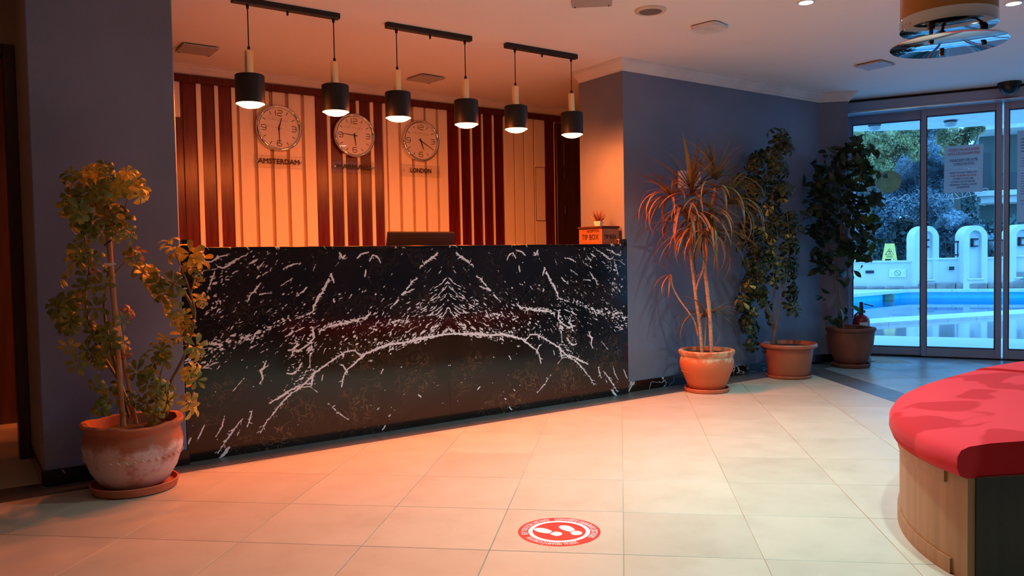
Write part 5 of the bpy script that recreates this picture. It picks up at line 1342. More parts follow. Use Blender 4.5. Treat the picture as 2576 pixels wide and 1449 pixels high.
head(1715, 525, -.06, 26, (-.25, .45), 'rrb', .95, None, (1, 2)); head(1755, 530, -.08, 26, (-.2, .45), 'rrbb', .95, None, (1, 2)); head(1795, 535, -.07, 26, (-.2, .45), 'rbgg', .95, None, (1, 2))
head(1745, 575, -.09, 26, (-.1, .5), 'rrb', .90, None, (1, 2)); head(1785, 580, -.10, 26, (-.1, .5), 'rrg', .90, None, (1, 2))
head(1688, 690, -.05, 8, (.0, .5), 'rb', .5, pi, (1, 2)); head(1776, 795, .05, 20, (.45, .5), 'bgb', .72, None, (1, 2, 3)); head(1776, 800, .04, 7, (.9, .3), 'bg', .6, None, (0, 1))

# ---- variegated umbrella tree in the plastic tub
C3 = Vector((6.135, 4.375, 0)); P3 = Plane(C3)
pl3 = thing('variegated_umbrella_tree', 'tall dark variegated umbrella tree in a plain tapered terracotta tub', 'plant', C3)
bm = B(); lathe(bm, [(0, .022), (.172, .022), (.178, .03), (.214, .268), (.226, .272), (.242, .276), (.246, .284), (.246, .300), (.238, .310), (.226, .308), (.214, .27), (0, .25)], 56); part('pot', bm, M_PLASTIC_T, pl3, True)
bm = B(); lathe(bm, [(0, 0), (.180, 0), (.190, .005), (.198, .024), (.196, .029), (.188, .027), (.180, .012), (0, .010)], 48); part('saucer', bm, M_PLASTIC_T, pl3, True)
bm = B(); lathe(bm, [(0, .285), (.22, .275)], 24); part('soil', bm, M_SOIL, pl3, True)
stems3 = [smooth3([P3.at(*p) for p in q]) for q in (
    [(1950, 865, 0), (1945, 780, .0), (1950, 680, .0), (1940, 560, .0), (1945, 470, .0), (1955, 400, .02), (1962, 345, .02)],
    [(1955, 865, .02), (1925, 760, -.02), (1900, 650, -.04), (1895, 540, -.03), (1900, 460, -.02), (1905, 410, .0)],
    [(1945, 865, -.02), (1960, 780, -.03), (1975, 700, -.02), (1985, 600, -.02), (1975, 500, .0)],
    [(1955, 400, .02), (1975, 365, .03), (1985, 345, .03)], [(1925, 760, -.02), (1890, 800, -.04), (1880, 840, -.04)], [(1965, 720, -.02), (1985, 750, -.03), (1992, 790, -.03)])]
bm = B()
for s_ in stems3: stem_part(bm, [p-C3 for p in s_], .010 if len(s_) > 12 else .005, .004)
part('stem', bm, M_BARK, pl3, True)
PAV = {k: [palmate_mesh('leaf', mt, n, .108, .040, .06, dr, 31+i, -.1, mt2) for i, (n, dr) in enumerate(((7, 2.0), (7, 2.7), (6, 1.5)))] for k, mt, mt2 in (('g', M_VARI, None), ('y', M_VARI, M_VARI_Y))}
rng.seed(33)
cl3 = [(1945, 330, 8, 1, 'g'), (1975, 335, 8, 1, 'g'), (1960, 350, 12, 2, 'g'), (1985, 370, 10, 2, 'g'), (1895, 410, 22, 5, 'g'), (1935, 420, 26, 6, 'g'), (1960, 400, 20, 4, 'g'), (1890, 460, 30, 7, 'g'), (1940, 480, 34, 8, 'g'), (1975, 470, 22, 5, 'g'),
       (1890, 520, 34, 8, 'ggggy'), (1945, 540, 34, 8, 'gggy'), (1985, 560, 22, 5, 'g'), (1895, 580, 34, 8, 'gyg'), (1935, 600, 34, 7, 'gyg'), (1870, 600, 20, 3, 'yg'), (1985, 620, 24, 5, 'g'), (1890, 650, 34, 8, 'gyg'), (1930, 660, 34, 7, 'ygg'), (1985, 680, 24, 5, 'g'),
       (1880, 710, 30, 7, 'gggy'), (1925, 730, 34, 6, 'gyg'), (1990, 730, 20, 4, 'g'), (1875, 770, 28, 6, 'ggy'), (1915, 790, 30, 5, 'ggy'), (1990, 775, 14, 3, 'g'), (1885, 830, 24, 4, 'gg'), (1900, 870, 16, 3, 'g')]
for (x, y, sp_, n_, tones) in cl3:
    for k in range(int(n_*1.65)):
        p = keep_front(P3.at(x+rng.gauss(0, sp_*.6), y+rng.gauss(0, sp_*.6), rng.gauss(-.02, .10)))
        q = nearest_on(stems3, p); d = p-q
        if d.length < .02: d = Vector((rng.uniform(-1, 1), rng.uniform(-1, 0), .2))
        d = (d.normalized()+Vector((rng.uniform(-.3, .3), rng.uniform(-.6, .1), rng.uniform(-.1, .4)))).normalized()
        s = rng.uniform(.62, .95); place_leaf('leaf', PAV[tones[k % len(tones)]][rng.randrange(3)], pl3, C3, p-d*.06*s, d, s)

# ---- weeping fig in the dark pot by the doors
C4 = Vector((7.115, 4.375, 0)); P4 = Plane(C4)
pl4 = thing('weeping_fig', 'dark weeping fig in a brown clay pot beside the glass doors', 'plant', C4)
bm = B(); lathe(bm, [(0, .030), (.125, .030), (.140, .04), (.178, .12), (.203, .22), (.212, .31), (.214, .345), (.222, .352), (.230, .364), (.228, .382), (.216, .388), (.203, .382), (.198, .34), (0, .33)], 48, None, lambda r, z, a: (r, z+(.004*math.sin(3*a) if z > .35 else 0))); part('pot', bm, M_TERRA_D, pl4, True)
bm = B(); lathe(bm, [(0, 0), (.160, 0), (.170, .006), (.181, .036), (.177, .041), (.170, .038), (.160, .016), (0, .014)], 40); part('saucer', bm, M_TERRA_D, pl4, True)
bm = B(); lathe(bm, [(0, .352), (.20, .345)], 24); part('soil', bm, M_SOIL, pl4, True)
stems4 = [smooth3([P4.at(*p) for p in q]) for q in (
    [(2122, 830, 0), (2115, 770, 0), (2108, 700, 0), (2112, 620, 0), (2118, 520, 0), (2112, 430, 0), (2110, 395, 0)],
    [(2118, 830, .02), (2105, 740, .0), (2098, 680, -.02), (2075, 580, -.02), (2055, 480, -.02), (2050, 420, -.02)],
    [(2112, 620, 0), (2135, 540, -.03), (2160, 470, -.05), (2165, 410, -.05), (2150, 365, -.05)], [(2118, 520, 0), (2150, 520, -.04), (2190, 540, -.06)], [(2075, 580, -.02), (2045, 560, -.03), (2025, 520, -.03)],
    [(2108, 700, 0), (2080, 660, -.03), (2050, 660, -.04)], [(2112, 640, 0), (2150, 620, -.05), (2170, 640, -.06)])]
bm = B()
for s_ in stems4: stem_part(bm, [p-C4 for p in s_], .009 if len(s_) > 16 else .005, .003)
part('stem', bm, M_BARK, pl4, True)
FIG = []
for mt in (M_FICUS, M_FICUS_L):
    for vi in range(3):
        bm = B(); tube(bm, [(0, 0, 0), (0, 0, .018)], .0012, 4); blade(bm, Vector((0, 0, .018)), Vector((0, 0, 1)), Vector((1, 0, 0)), .105+.01*vi, .048, lance, .5+.4*vi, .2, 5); FIG.append(mesh_of('leaf', bm, mt, True, 60))
rng.seed(44)
cl4 = [(2150, 365, 14, 6), (2170, 385, 20, 9), (2110, 400, 20, 10), (2060, 420, 24, 10), (2150, 420, 26, 16), (2100, 450, 30, 16), (2050, 470, 28, 14), (2185, 440, 20, 9), (2150, 480, 28, 18), (2100, 510, 32, 18), (2045, 530, 26, 14), (2190, 500, 20, 12), (2160, 540, 30, 18), (2100, 570, 32, 16), (2050, 590, 26, 12), (2195, 560, 18, 10), (2170, 600, 24, 12), (2120, 620, 26, 12), (2070, 640, 26, 12), (2160, 640, 24, 12), (2175, 650, 14, 6), (2060, 690, 18, 4), (2100, 680, 20, 6), (2140, 690, 16, 5), (2080, 740, 14, 2), (2063, 745, 8, 1), (2100, 800, 14, 6), (2122, 790, 10, 3), (2150, 775, 6, 2)]
nl = 0
for (x, y, sp_, n_) in cl4:
    for k in range(n_):
        px_ = x+rng.gauss(0, sp_*.7); p = keep_front(P4.at(px_, y+rng.gauss(0, sp_*.7), rng.gauss(-.03, .09)))
        d = Vector((rng.uniform(-1, 1), rng.uniform(-1, .3), rng.uniform(-.9, .35))).normalized()
        m_ = FIG[(3 if px_ > 2150 and rng.random() < .6 else 0)+rng.randrange(3)]
        place_leaf('leaf', m_, pl4, C4, p-d*.06, d, rng.uniform(.85, 1.35)); nl += 1
        if nl >= 298: break
    if nl >= 298: break
# the rest of the small leaves, past the first three hundred, as one mass
bm = B()
for (x, y, sp_, n_) in cl4:
    if y > 640: continue
    for k in range(int(n_*1.3)):
        p = keep_front(P4.at(x+rng.gauss(0, sp_*.75), y+rng.gauss(0, sp_*.75), rng.gauss(-.03, .07)), .1); p.y = min(p.y, 4.60 if p.x < 7.1 else 4.60-(p.x-7.1)*1.05); d = Vector((rng.uniform(-1, 1), rng.uniform(-1, .3), rng.uniform(-.9, .35))).normalized()
        blade(bm, p-d*.06-C4, d, d.orthogonal(), rng.uniform(.085, .135), .05, lance, .6, .2, 3)
part('foliage', bm, M_FICUS, pl4, True, kind='stuff')

# fire extinguisher behind the fig's pot
E0 = Vector((7.60, 4.56, 0))
ex = thing('fire_extinguisher', 'red fire extinguisher standing behind the dark fig pot by the doors', 'extinguisher', E0)
M_EXRED = mat('extinguisher_red', (.36, .012, .015), .3)
bm = B(); lathe(bm, [(0, .03), (.078, .03), (.085, .04), (.085, .40), (.080, .425), (.060, .455), (.035, .470), (.024, .475), (0, .476)], 32); part('cylinder', bm, M_EXRED, ex, True)
bm = B(); lathe(bm, [(0, .472), (.022, .472), (.022, .515), (0, .516)], 16); box(bm, -.02, .02, -.015, .015, .51, .535, .003); part('valve', bm, M_BLACK, ex)
bm = B(); T = Matrix.Rotation(.5, 4, 'Y'); box(bm, -.10, .01, -.01, .01, .545, .555, .003, Matrix.Translation((0, 0, .02)) @ Matrix.Rotation(.25, 4, 'Y')); part('lever', bm, M_BLACK, ex)
bm = B(); box(bm, -.012, .020, -.012, .012, .53, .60, .004); part('carry_handle', bm, M_BLACK, ex)
bm = B(); lathe(bm, [(0, 0), (.018, 0), (.018, .012), (0, .012)], 16, Matrix.Translation((.03, -.0, .50)) @ Matrix.Rotation(pi/2, 4, 'Y')); part('gauge', bm, M_CHROME, ex)
bm = B(); tube(bm, [(-.02, 0, .50), (-.09, -.03, .47), (-.105, -.03, .36), (-.10, -.03, .20)], .010, 8); part('hose', bm, M_BLACK, ex, True)
bm = B()
for k in range(9):
    pass
vs = []
a0 = math.atan2(-E0.y, -E0.x)
for k in range(9):
    a = a0+.25+(k/8)*1.0
    vs.append((bm.verts.new((.0858*math.cos(a), .0858*math.sin(a), .355)), bm.verts.new((.0858*math.cos(a), .0858*math.sin(a), .398))))
for p_, q_ in zip(vs, vs[1:]): bm.faces.new((p_[0], q_[0], q_[1], p_[1]))
part('label', bm, M_WHITE, ex)
bm = B(); box(bm, -.095, .095, -.095, .095, 0, .006, .002); box(bm, -.07, .07, -.07, .07, .006, .03); part('floor_stand', bm, M_ALU_L, ex)
ex.rotation_euler = (0, 0, -.4)

# ================================================================== OUTSIDE
M_PORCH = mat('pale_porch_stone', (.82, .82, .80), .5, col2=(.77, .77, .75), scale=3)
M_WETDECK = mat('wet_deck_tile', (.48, .48, .48), .08, col2=(.40, .40, .40), scale=2.0, spec=.8)
M_COPING = mat('white_coping', (.74, .73, .71), .45)
M_POOLTILE = mat('blue_pool_tile', (.05, .72, .90), .3, col2=(.04, .64, .84), scale=6)
M_WHITEWALL = mat('white_render', (.68, .66, .64), .75, col2=(.63, .61, .59), scale=2)
M_STONE = mat('rough_stone', (.34, .29, .26), .9, col2=(.22, .19, .18), scale=5, bump=.8, bscale=14)
M_PAVE = mat('grey_paving', (.66, .63, .60), .8, col2=(.58, .55, .53), scale=2)
M_IRON = mat('dark_railing', (.015, .017, .02), .5)
M_SOFFIT = mat('porch_soffit', (.92, .92, .90), .7)
M_GREENWALL = mat('grey_green_render', (.13, .17, .15), .8, scale=1)
M_BLDWHITE = mat('building_white', (.80, .80, .78), .7)
M_DARKGLASS = mat('dark_window', (.02, .025, .03), .15)
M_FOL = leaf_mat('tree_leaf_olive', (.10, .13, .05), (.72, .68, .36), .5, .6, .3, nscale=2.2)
M_FOL2 = leaf_mat('tree_leaf_haze_blue', (.04, .075, .10), (.50, .62, .70), .5, .6, .3, nscale=1.3)  # distant haze put into the leaf colour as pale grey-blue
M_FOL3 = leaf_mat('hedge_leaf_dark', (.07, .11, .11), (.12, .17, .16), .3, .6, .4)
M_TRUNK = mat('tree_bark', (.10, .08, .065), .9, bump=.6)
def out_obj(name, bm, mt, label, cat, kind=None, smooth=False):
    o = part(name, bm, mt, None, smooth); tag(o, label, cat, None, kind); o.location = D0; o.rotation_euler = (0, 0, DROT); return o
def ns_prism(bm, pts, z0, z1):           # points as (n, s)
    prism(bm, [(s, n) for n, s in pts], z0, z1); bmesh.ops.recalc_face_normals(bm, faces=bm.faces)
near = lambda s: 4.40+1.15*s
bm = B(); ns_prism(bm, [(.02, -7), (.02, 9), (2.35, 9), (2.12, -7)], -.12, -.004); out_obj('porch_floor', bm, M_PORCH, 'pale stone porch floor just outside the glass doors', 'porch floor', 'structure')
bm = B(); ns_prism(bm, [(2.12, -7), (2.35, 9), (near(6), 6), (near(-1.6)-.0, -1.6), (2.6, -2.2), (2.5, -7)], -.14, -.02); out_obj('pool_deck', bm, M_WETDECK, 'wet grey tiled deck between porch and pool', 'deck', 'structure')
# coping round the pool
def coping(pts_in, w, label):
    root = thing('pool_coping', label, 'coping', D0, DROT); root['kind'] = 'structure'
    for (a, b) in zip(pts_in, pts_in[1:]):
        A_, B_ = Vector((a[1], a[0], 0)), Vector((b[1], b[0], 0)); t = (B_-A_).normalized(); n = Vector((-t.y, t.x, 0)); L_ = (B_-A_).length; m_ = max(1, round(L_/.62))
        for k in range(m_):
            p, q = A_+t*(L_*k/m_+.004), A_+t*(L_*(k+1)/m_-.004)
            bm = B(); prism(bm, [(p.x, p.y), (q.x, q.y), (q.x+n.x*w, q.y+n.y*w), (p.x+n.x*w, p.y+n.y*w)], -.05, .03); bmesh.ops.recalc_face_normals(bm, faces=bm.faces); part('coping_stone', bm, M_COPING, root)
coping([(near(-1.6), -1.6), (near(4.2), 4.2)], .62, 'white coping stones along the near pool edge')
coping([(11.7, -1.95), (15.17, -.34), (15.42, .25), (15.9, 4.6)], -.22, 'white coping stones along the far pool edge')
# pool basin
PP = [(near(-1.6)+.2, -1.6), (near(4.2)+.2, 4.2), (15.9, 4.6), (15.42, .25), (15.17, -.34), (11.7, -1.95), (7.0, -2.6)]
bm = B(); ns_prism(bm, PP, -1.4, -1.38); a_ = [(p[1], p[0]) for p in PP]
for i in range(len(a_)):
    p, q = a_[i], a_[(i+1) % len(a_)]
    f = [bm.verts.new((p[0], p[1], -1.4)), bm.verts.new((q[0], q[1], -1.4)), bm.verts.new((q[0], q[1], -.02)), bm.verts.new((p[0], p[1], -.02))]; bm.faces.new(f)
out_obj('pool_basin', bm, M_POOLTILE, 'blue tiled swimming pool basin outside the doors', 'pool', 'structure')
def water():
    mt = bpy.data.materials.new('pool_water'); mt.use_nodes = True; nt = mt.node_tree; nt.nodes.remove(nt.nodes['Principled BSDF'])
    t = N(nt, 'ShaderNodeBsdfTransparent'); t.inputs['Color'].default_value = (.6, .92, 1, 1); g = N(nt, 'ShaderNodeBsdfGlossy'); g.inputs['Roughness'].default_value = .03
    fr = N(nt, 'ShaderNodeFresnel'); fr.inputs['IOR'].default_value = 1.33; mx = N(nt, 'ShaderNodeMixShader')
    tc = N(nt, 'ShaderNodeTexCoord'); nz = N(nt, 'ShaderNodeTexNoise'); nz.inputs['Scale'].default_value = 2.5; nt.links.new(tc.outputs['Object'], nz.inputs['Vector'])
    bp = N(nt, 'ShaderNodeBump'); bp.inputs['Strength'].default_value = .02; nt.links.new(nz.outputs['Fac'], bp.inputs['Height'])
    nt.links.new(bp.outputs[0], g.inputs['Normal']); nt.links.new(bp.outputs[0], fr.inputs['Normal'])
    nt.links.new(fr.outputs[0], mx.inputs[0]); nt.links.new(t.outputs[0], mx.inputs[1]); nt.links.new(g.outputs[0], mx.inputs[2]); nt.links.new(mx.outputs[0], nt.nodes['Material Output'].inputs['Surface']); return mt
bm = B(); vs = [bm.verts.new((p[1], p[0], -.22)) for p in PP]; bm.faces.new(vs); bm.normal_update()
if bm.faces[:][0].normal.z < 0: bmesh.ops.reverse_faces(bm, faces=bm.faces[:])
o = out_obj('pool_water', bm, water(), 'still blue water of the swimming pool', 'water', 'structure')
pf = on_z(2237, 752, -.20); fl = thing('pool_float', 'small greenish box floating in the far corner of the pool', 'float', (pf.x, pf.y, -.27), .5)
bm = B(); box(bm, -.16, .16, -.13, .13, 0, .22, .02); part('body', bm, mat('float_green', (.18, .24, .15), .5), fl)
bm = B(); box(bm, -.10, .10, -.08, .08, .221, .25, .01); part('lid', bm, M_WHITE, fl)
# far paving and a low band of rough stones under the white wall
bm = B(); ns_prism(bm, [(11.3, -7), (11.7, -2.4), (15.17, -.55), (15.62, .25), (16.0, 4.6), (16.4, 14), (60, 40), (60, -40), (11, -40)], -.14, -.005); out_obj('far_paving', bm, M_PAVE, 'grey paving beyond the pool', 'paving', 'structure')
bm = B(); ns_prism(bm, [(2.30, 6.0), (2.35, 40), (60, 40), (16.4, 14), (16.3, 4.45), (near(6), 6)], -.14, -.008); out_obj('side_paving', bm, M_PAVE, 'grey paving right of the pool out of view', 'paving', 'structure')
bm = B(); ns_prism(bm, [(2.5, -7), (2.5, -40), (11, -40), (11.3, -7), (11.6, -2.4), (7.0, -2.8), (2.6, -2.2)], -.14, -.008); out_obj('side_paving', bm, M_PAVE, 'grey paving left of the pool out of view', 'paving', 'structure')
W0, W1, W2 = (16.05, -6.0), (16.05, .05), (16.75, 2.2)
stones = thing('stone_footing', 'band of rough brown stones at the foot of the white garden wall', 'stones', D0, DROT); stones['kind'] = 'structure'
rng.seed(9)
def along(a, b, t): return (a[0]+(b[0]-a[0])*t, a[1]+(b[1]-a[1])*t)
def stone_row(a, b, z0, n, h):
    A_, B_ = Vector((a[1], a[0], 0)), Vector((b[1], b[0], 0)); L_ = (B_-A_).length; t = (B_-A_).normalized(); nn = Vector((t.y, -t.x, 0)); x = 0
    while x < L_:
        w_ = rng.uniform(.28, .6); p = A_+t*(x+w_/2)+nn*.06
        bm = B(); box(bm, -w_/2+.012, w_/2-.012, -.10-rng.uniform(0, .05), .10, z0, z0+h*rng.uniform(.82, 1.0), .03, None, 1); o = part('stone', bm, M_STONE, stones); o.location = p; o.rotation_euler = (0, 0, math.atan2(t.y, t.x)); x += w_
stone_row((15.98, -2.8), (15.98, .03), -.01, 9, .10)
stone_row((15.99, .05), (16.66, 2.2), -.01, 12, .19)
stone_row((16.75, 2.2), (17.2, 6.0), -.01, 12, .25); stone_row((16.80, 2.2), (17.25, 6.0), .24, 12, .22)
# white garden wall with capping
def wallrun(bm, a, b, z0, z1, th):
    A_, B_ = Vector((a[1], a[0], 0)), Vector((b[1], b[0], 0)); t = (B_-A_).normalized(); n = Vector((-t.y, t.x, 0))
    prism(bm, [(A_.x, A_.y), (B_.x, B_.y), (B_.x+n.x*th, B_.y+n.y*th), (A_.x+n.x*th, A_.y+n.y*th)], z0, z1)
gw = thing('garden_wall', 'low white rendered garden wall beyond the pool', 'garden wall', D0, DROT); gw['kind'] = 'structure'
for a, b, z1 in ((W0, W1, .765), (W1, W2, .82), (W2, (17.3, 9.0), .865)):
    bm = B(); wallrun(bm, a, b, -.02, z1, .30); bmesh.ops.recalc_face_normals(bm, faces=bm.faces); part('wall_section', bm, M_WHITEWALL, gw)
    bm = B(); wallrun(bm, (a[0]-.05, a[1]), (b[0]-.05, b[1]), z1, z1+.05, .42); bmesh.ops.recalc_face_normals(bm, faces=bm.faces); part('capping', bm, M_COPING, gw)
# arched gate pillars with a round-headed niche and a lantern
def arch_pts(w, h, n=14, r=None):
    r = r or w/2; return [(-w/2, 0)]+[(-r*math.cos(k*pi/n), h-r+r*math.sin(k*pi/n)) for k in range(n+1)]+[(w/2, 0)]
wt = Vector((W2[1]-W1[1], W2[0]-W1[0], 0)).normalized(); WROT = DROT+math.atan2(wt.y, wt.x)
def pillar(xl, xr, ytop, ybase, n_, label):
    pm = on_plane((xl+xr)/2, (ybase+ytop)/2, dw(n_, 0), DN); sc_ = (pm-EYE).dot(CW)/FOC
    w = (xr-xl)*sc_*1.02; h = (ybase-ytop)*sc_; pb = on_plane((xl+xr)/2, ybase, dw(n_, 0), DN); g0 = pb.z; h += g0
    root = thing('arched_pillar', label, 'pillar', (pb.x, pb.y, 0), DROT+.50, 'white arched pillars of the garden wall')
    T = Matrix.Rotation(pi/2, 4, 'X')
    A_ = arch_pts(w, h); I_ = arch_pts(w*.52, h*.80)
    zo = g0+h*.06; I_ = [(x, y*(h*.92-zo)/(h*.80)+zo) for x, y in I_]
    bm = B(); d = .42
    fo = [bm.verts.new((x, -.0, y)) for x, y in A_]; bo = [bm.verts.new((x, d, y)) for x, y in A_]
    fi = [bm.verts.new((x, -.0, y)) for x, y in I_]; bi = [bm.verts.new((x, .13, y)) for x, y in I_]
    m_ = len(A_)
    for i in range(m_-1):
        bm.faces.new((fo[i], fi[i], fi[i+1], fo[i+1])); bm.faces.new((fo[i], fo[i+1], bo[i+1], bo[i])); bm.faces.new((fi[i+1], fi[i], bi[i], bi[i+1]))
    bm.faces.new(bi[::-1]); bm.faces.new(bo); bm.faces.new((fo[0], fo[-1], fi[-1], fi[0])); bm.faces.new((fi[0], fi[-1], bi[-1], bi[0])); bm.faces.new((fo[0], bo[0], bo[-1], fo[-1]))
    bmesh.ops.recalc_face_normals(bm, faces=bm.faces); part('shaft', bm, M_WHITEWALL, root)
    bm = B(); box(bm, -w*.33, w*.33, -.05, .10, zo-.05, zo, .01); part('niche_sill', bm, M_COPING, root)
    lt = B(); zl = g0+(h-g0)*.62; box(lt, -w*.10, w*.14, .02, .125, zl+.19, zl+.24, .005); box(lt, -w*.10, w*.14, .02, .125, zl, zl+.04, .005); box(lt, -w*.10, -w*.05, .02, .125, zl, zl+.22); part('lantern', lt, M_IRON, root)
    return root
pillar(2300, 2362, 568, 712, 16.05, 'leftmost white arched pillar, half behind the door stile')
pillar(2424, 2484, 567, 709, 16.3, 'middle white arched pillar seen through the sliding door')
pillar(2541, 2606, 564, 706, 16.75, 'rightmost white arched pillar, cut by the picture edge')
# wall details
def wall_item(x, y, w, h, name, label, cat, mt, n_=16.04, dp=.03):
    p = on_plane(x, y, dw(n_, 0), DN); root = thing(name, label, cat, p, DROT)
    bm = B(); box(bm, -w/2, w/2, -dp, 0, -h/2, h/2, .006); part('plate' if cat == 'sign' else 'housing', bm, mt, root); return root
wall_item(2188, 684, .22, .08, 'wall_light', 'dark wedge wall light on the white wall left of the pillars', 'wall light', M_IRON)
wall_item(2394, 675, .13, .10, 'wall_light', 'small dark wall light between the two arched pillars', 'wall light', M_IRON, 16.26, .06)
ns_ = wall_item(2258, 687, .44, .25, 'prohibition_sign', 'white prohibition sign with a crossed circle on the garden wall', 'sign', M_WHITE)
bm = B(); MM = Matrix.Translation((0, -.032, 0)) @ Matrix.Rotation(pi/2, 4, 'X')
stroke(bm, [(.075*math.cos(a*pi/14), .075*math.sin(a*pi/14)) for a in range(29)], .012, MM); stroke(bm, [(-.053, .053), (.053, -.053)], .012, MM); part('crossed_circle', bm, mat('grey_sign_ink', (.10, .12, .16), .6), ns_)
# railings between the pillars
def railing(x0, y0, x1, y1, n_, label):
    p, q = on_plane(x0, y1, dw(n_, 0), DN), on_plane(x1, y1, dw(n_, 0), DN); top = on_plane(x0, y0, dw(n_, 0), DN).z
    L_ = (q-p).length; root = thing('railing', label, 'railing', p, math.atan2((q-p).y, (q-p).x)); h = top-p.z
    bm = B(); box(bm, 0, L_, -.02, .02, h-.05, h, .004); box(bm, 0, L_, -.02, .02, .05, .09, .004); part('rail', bm, M_IRON, root)
    n = max(2, int(L_/.13))
    for k in range(n+1):
        bm = B(); box(bm, L_*k/n-.012, L_*k/n+.012, -.012, .012, 0, h); part('bar', bm, M_IRON, root)
railing(2290, 613, 2300, 653, 16.1, 'short dark iron railing left of the leftmost pillar')
railing(2364, 607, 2424, 648, 16.35, 'dark iron railing between the leftmost and middle pillars')
railing(2486, 603, 2540, 645, 16.7, 'dark iron railing right of the middle pillar')
# yellow caution board standing on the garden wall
pb = on_plane(2238, 654, dw(16.19, 0), DN); cb = thing('caution_board', 'yellow folding wet floor board standing on the white garden wall', 'caution sign', (pb.x, pb.y, .816), DROT)
M_YEL = mat('caution_yellow', (.98, .70, .16), .5)
hb = .50
for sgn in (-1, 1):
    bm = B(); T = Matrix.Translation((0, sgn*.12, 0)) @ Matrix.Rotation(sgn*.2, 4, 'X')
    outl = [(-.20, 0), (-.13, 0), (-.11, .05), (.11, .05), (.13, 0), (.20, 0), (.125, hb), (-.125, hb)]
    prism(bm, outl, -.008, .008, T @ Matrix.Rotation(pi/2, 4, 'X')); bmesh.ops.recalc_face_normals(bm, faces=bm.faces); part('panel', bm, M_YEL, cb)
bm = B(); T = Matrix.Translation((0, -.12, 0)) @ Matrix.Rotation(-.2, 4, 'X') @ Matrix.Translation((0, -.0095, 0)) @ Matrix.Rotation(pi/2, 4, 'X')
stroke(bm, [(-.11, .17), (0, .36), (.11, .17), (-.11, .17)], .016, T); stroke(bm, [(-.02, .31), (.0, .26), (.04, .21), (-.03, .20)], .018, T); stroke(bm, [(-.05, .25), (.05, .27)], .014, T)
for k in range(2): stroke(bm, [(-.08, .13-.03*k), (.08, .13-.03*k)], .012, T)
box(bm, -.06, .06, -.001, .001, 0, .03, 0, Matrix.Translation((0, -.015, .49))); part('pictogram', bm, M_INK, cb)
# porch roof over the doors
bm = B(); ns_prism(bm, [(.12, -7), (.12, 9), (3.5, 9), (3.2, .6), (3.08, 0), (2.74, -.78), (1.6, -3.2), (1.2, -7)], 2.78, 3.1); out_obj('porch_roof', bm, M_SOFFIT, 'white porch soffit above the glass doors outside', 'roof', 'structure')
def porch_lamp(x, y, label):
    p = on_z(x, y, 2.78); root = thing('porch_lamp', label, 'lamp', (p.x, p.y, 2.78), 0, 'glass lamps on the porch soffit')
    bm = B(); lathe(bm, [(0, -.02), (.075, -.02), (.08, -.01), (.08, 0), (0, 0)], 24); part('plate', bm, M_IRON, root, True)
    bm = B(); lathe(bm, [(.045, -.02), (.072, -.035), (.068, -.06), (.04, -.075), (0, -.08)], 20); part('glass_shade', bm, leaf_mat('frosted_shade', (.80, .82, .82), (.78, .80, .80), .6, .3, .02), root, True)
porch_lamp(2200, 313, 'porch lamp above the fixed pane'); porch_lamp(2391, 303, 'porch lamp above the towel notice')
# building to the right
bl = thing('pool_house', 'neighbouring grey-green building with white balcony bands at the upper right', 'building', D0, DROT)
NB = 25.0
def bp(x, y): p = on_plane(x, y, dw(NB, 0), DN); n, s, z = to_ns(p); return s, z
sl, zt = bp(2432, 312); sr = sl+14
bm = B(); box(bm, sl+.4, sr, NB, NB+6, -1, bp(2500, 330)[1]); part('wall', bm, M_GREENWALL, bl)
def band(xl, yt, yb, dn, name, mt=M_BLDWHITE, off=0):
    s0, z1 = bp(xl, yt); z0 = bp(xl, yb)[1]; bm = B(); box(bm, s0+off, sr, NB-dn, NB+1, z0, z1, .02); part(name, bm, mt, bl)
band(2440, 306, 326, 2.2, 'eave'); band(2444, 326, 346, 1.9, 'eave')
band(2432, 488, 501, 1.4, 'balcony_band'); band(2438, 501, 517, 1.2, 'balcony_band')
s0, z1 = bp(2474, 384); z0 = bp(2474, 488)[1]; s1 = bp(2492, 384)[0]
bm = B(); box(bm, s0, s1, NB-.05, NB+.1, z0, z1); part('balcony_door', bm, M_DARKGLASS, bl)
s0, z1 = bp(2500, 440); z0 = bp(2500, 488)[1]; bm = B(); box(bm, s0, sr, NB-.9, NB-.86, z0, z1); part('balcony_screen', bm, M_DARKGLASS, bl)
s0, z1 = bp(2470, 560); z0 = bp(2470, 640)[1]; bm = B(); box(bm, s0, s0+1.2, NB-.05, NB+.1, z0, z1); part('lower_door', bm, M_DARKGLASS, bl)
for x_ in (2452, 2520):
    s0, z1 = bp(x_, 436); z0 = bp(x_, 490)[1]; bm = B(); box(bm, s0, s0+.08, NB-.95, NB-.87, z0, z1); part('balcony_post', bm, M_IRON, bl)
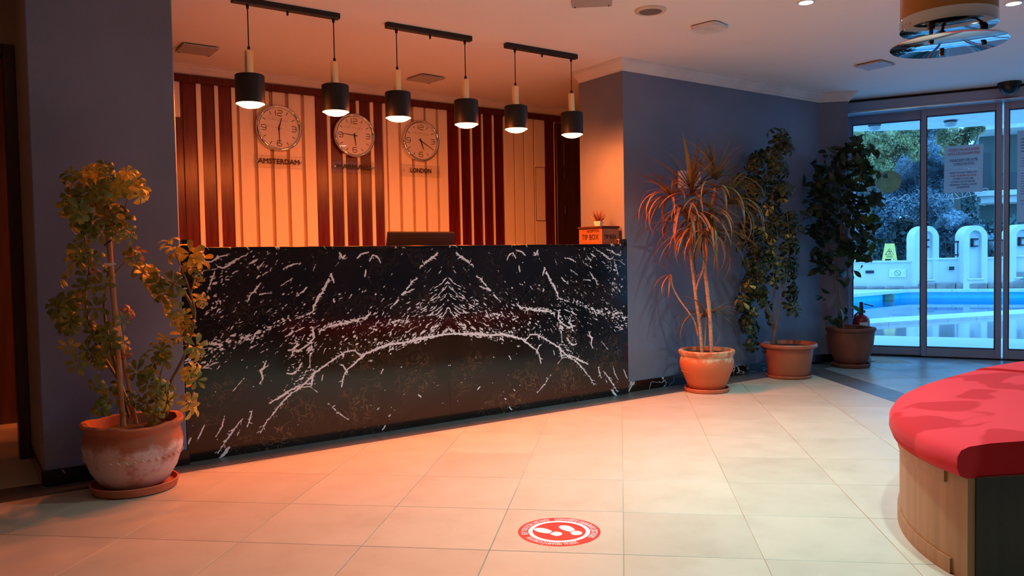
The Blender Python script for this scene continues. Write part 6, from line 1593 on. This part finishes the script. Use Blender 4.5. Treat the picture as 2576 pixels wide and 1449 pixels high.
# trees and hedge behind the garden wall
def tree(name, label, x, n_, blobs, mt, size, count, seed, trunk=True):
    """blobs: (px, py, radius px) crown lobes read off the photograph at depth n_"""
    r = np.random.default_rng(seed); base = on_plane(x, 640, dw(n_, 0), DN); c0 = Vector((base.x, base.y, 0))
    root = thing(name, label, 'tree', c0)
    tot = sum(b[2]**2 for b in blobs); V_, F_ = [], []
    cs = []
    for (bx, by, br) in blobs:
        p = on_plane(bx, by, dw(n_, 0), DN); R = br*(p-EYE).dot(CW)/FOC; cs.append((p, R))
        m_ = int(count*br*br/tot)
        g = r.normal(size=(m_, 3)); g /= np.linalg.norm(g, axis=1)[:, None]; rad = R*(.35+.7*r.random(m_)**.5)
        pos = g*rad[:, None]+np.array(p)-np.array(c0)
        # two small leaves per twig
        for q in pos:
            for _ in range(2):
                d = r.normal(size=3); d /= np.linalg.norm(d); e = np.cross(d, r.normal(size=3)); e /= np.linalg.norm(e); l = size*r.uniform(.6, 1.3); w_ = l*.32; o = q+r.normal(0, size*.4, 3)
                k = len(V_); V_ += [o-d*l/2, o+e*w_, o+d*l/2, o-e*w_]; F_.append((k, k+1, k+2, k+3))
    me = bpy.data.meshes.new('foliage'); me.from_pydata([tuple(v) for v in V_], [], F_); me.materials.append(mt)
    o = link('foliage', me, root); o['kind'] = 'stuff'
    bm = B(); top = cs[0][0]
    tube(bm, [Vector((0, 0, -.1)), Vector((.05, 0, 1.2)), (top-c0)*.7, top-c0], [.14, .12, .08, .03], 8)
    for p, R in cs[1:]: tube(bm, [(top-c0)*.55, ((p-c0)+(top-c0)*.55)/2+Vector((0, 0, .1)), p-c0], [.06, .04, .015], 6)
    part('trunk', bm, M_TRUNK, root, True)
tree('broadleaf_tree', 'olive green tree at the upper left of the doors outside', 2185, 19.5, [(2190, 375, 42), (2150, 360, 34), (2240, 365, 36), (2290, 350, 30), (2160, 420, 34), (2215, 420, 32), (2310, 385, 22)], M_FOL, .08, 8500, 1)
tree('broadleaf_tree', 'haze-blue feathery tree in the middle of the doors outside', 2320, 20.5, [(2320, 430, 50), (2265, 440, 44), (2370, 400, 44), (2390, 450, 40), (2300, 500, 52), (2240, 510, 46), (2360, 520, 46), (2180, 500, 46), (2350, 370, 34), (2190, 560, 46)], M_FOL2, .075, 15000, 2)
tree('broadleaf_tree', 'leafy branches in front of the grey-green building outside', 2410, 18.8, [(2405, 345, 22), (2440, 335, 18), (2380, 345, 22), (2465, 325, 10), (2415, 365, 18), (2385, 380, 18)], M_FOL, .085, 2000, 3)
tree('palm_bush', 'dark bush between the two arched pillars outside', 2400, 17.9, [(2400, 570, 40), (2440, 590, 32), (2370, 600, 36), (2410, 620, 34), (2470, 610, 28)], M_FOL2, .09, 3500, 4)
tree('hedge', 'dark hedge behind the low garden wall outside', 2200, 22.5, [(2150, 590, 60), (2230, 600, 60), (2310, 600, 60), (2390, 600, 60), (2460, 610, 50), (2540, 610, 60), (2150, 500, 60), (2240, 480, 60), (2330, 470, 60), (2400, 520, 50), (2160, 420, 60), (2260, 400, 60), (2360, 420, 55), (2150, 340, 55), (2240, 340, 55), (2330, 345, 50)], M_FOL3, .20, 14000, 5)
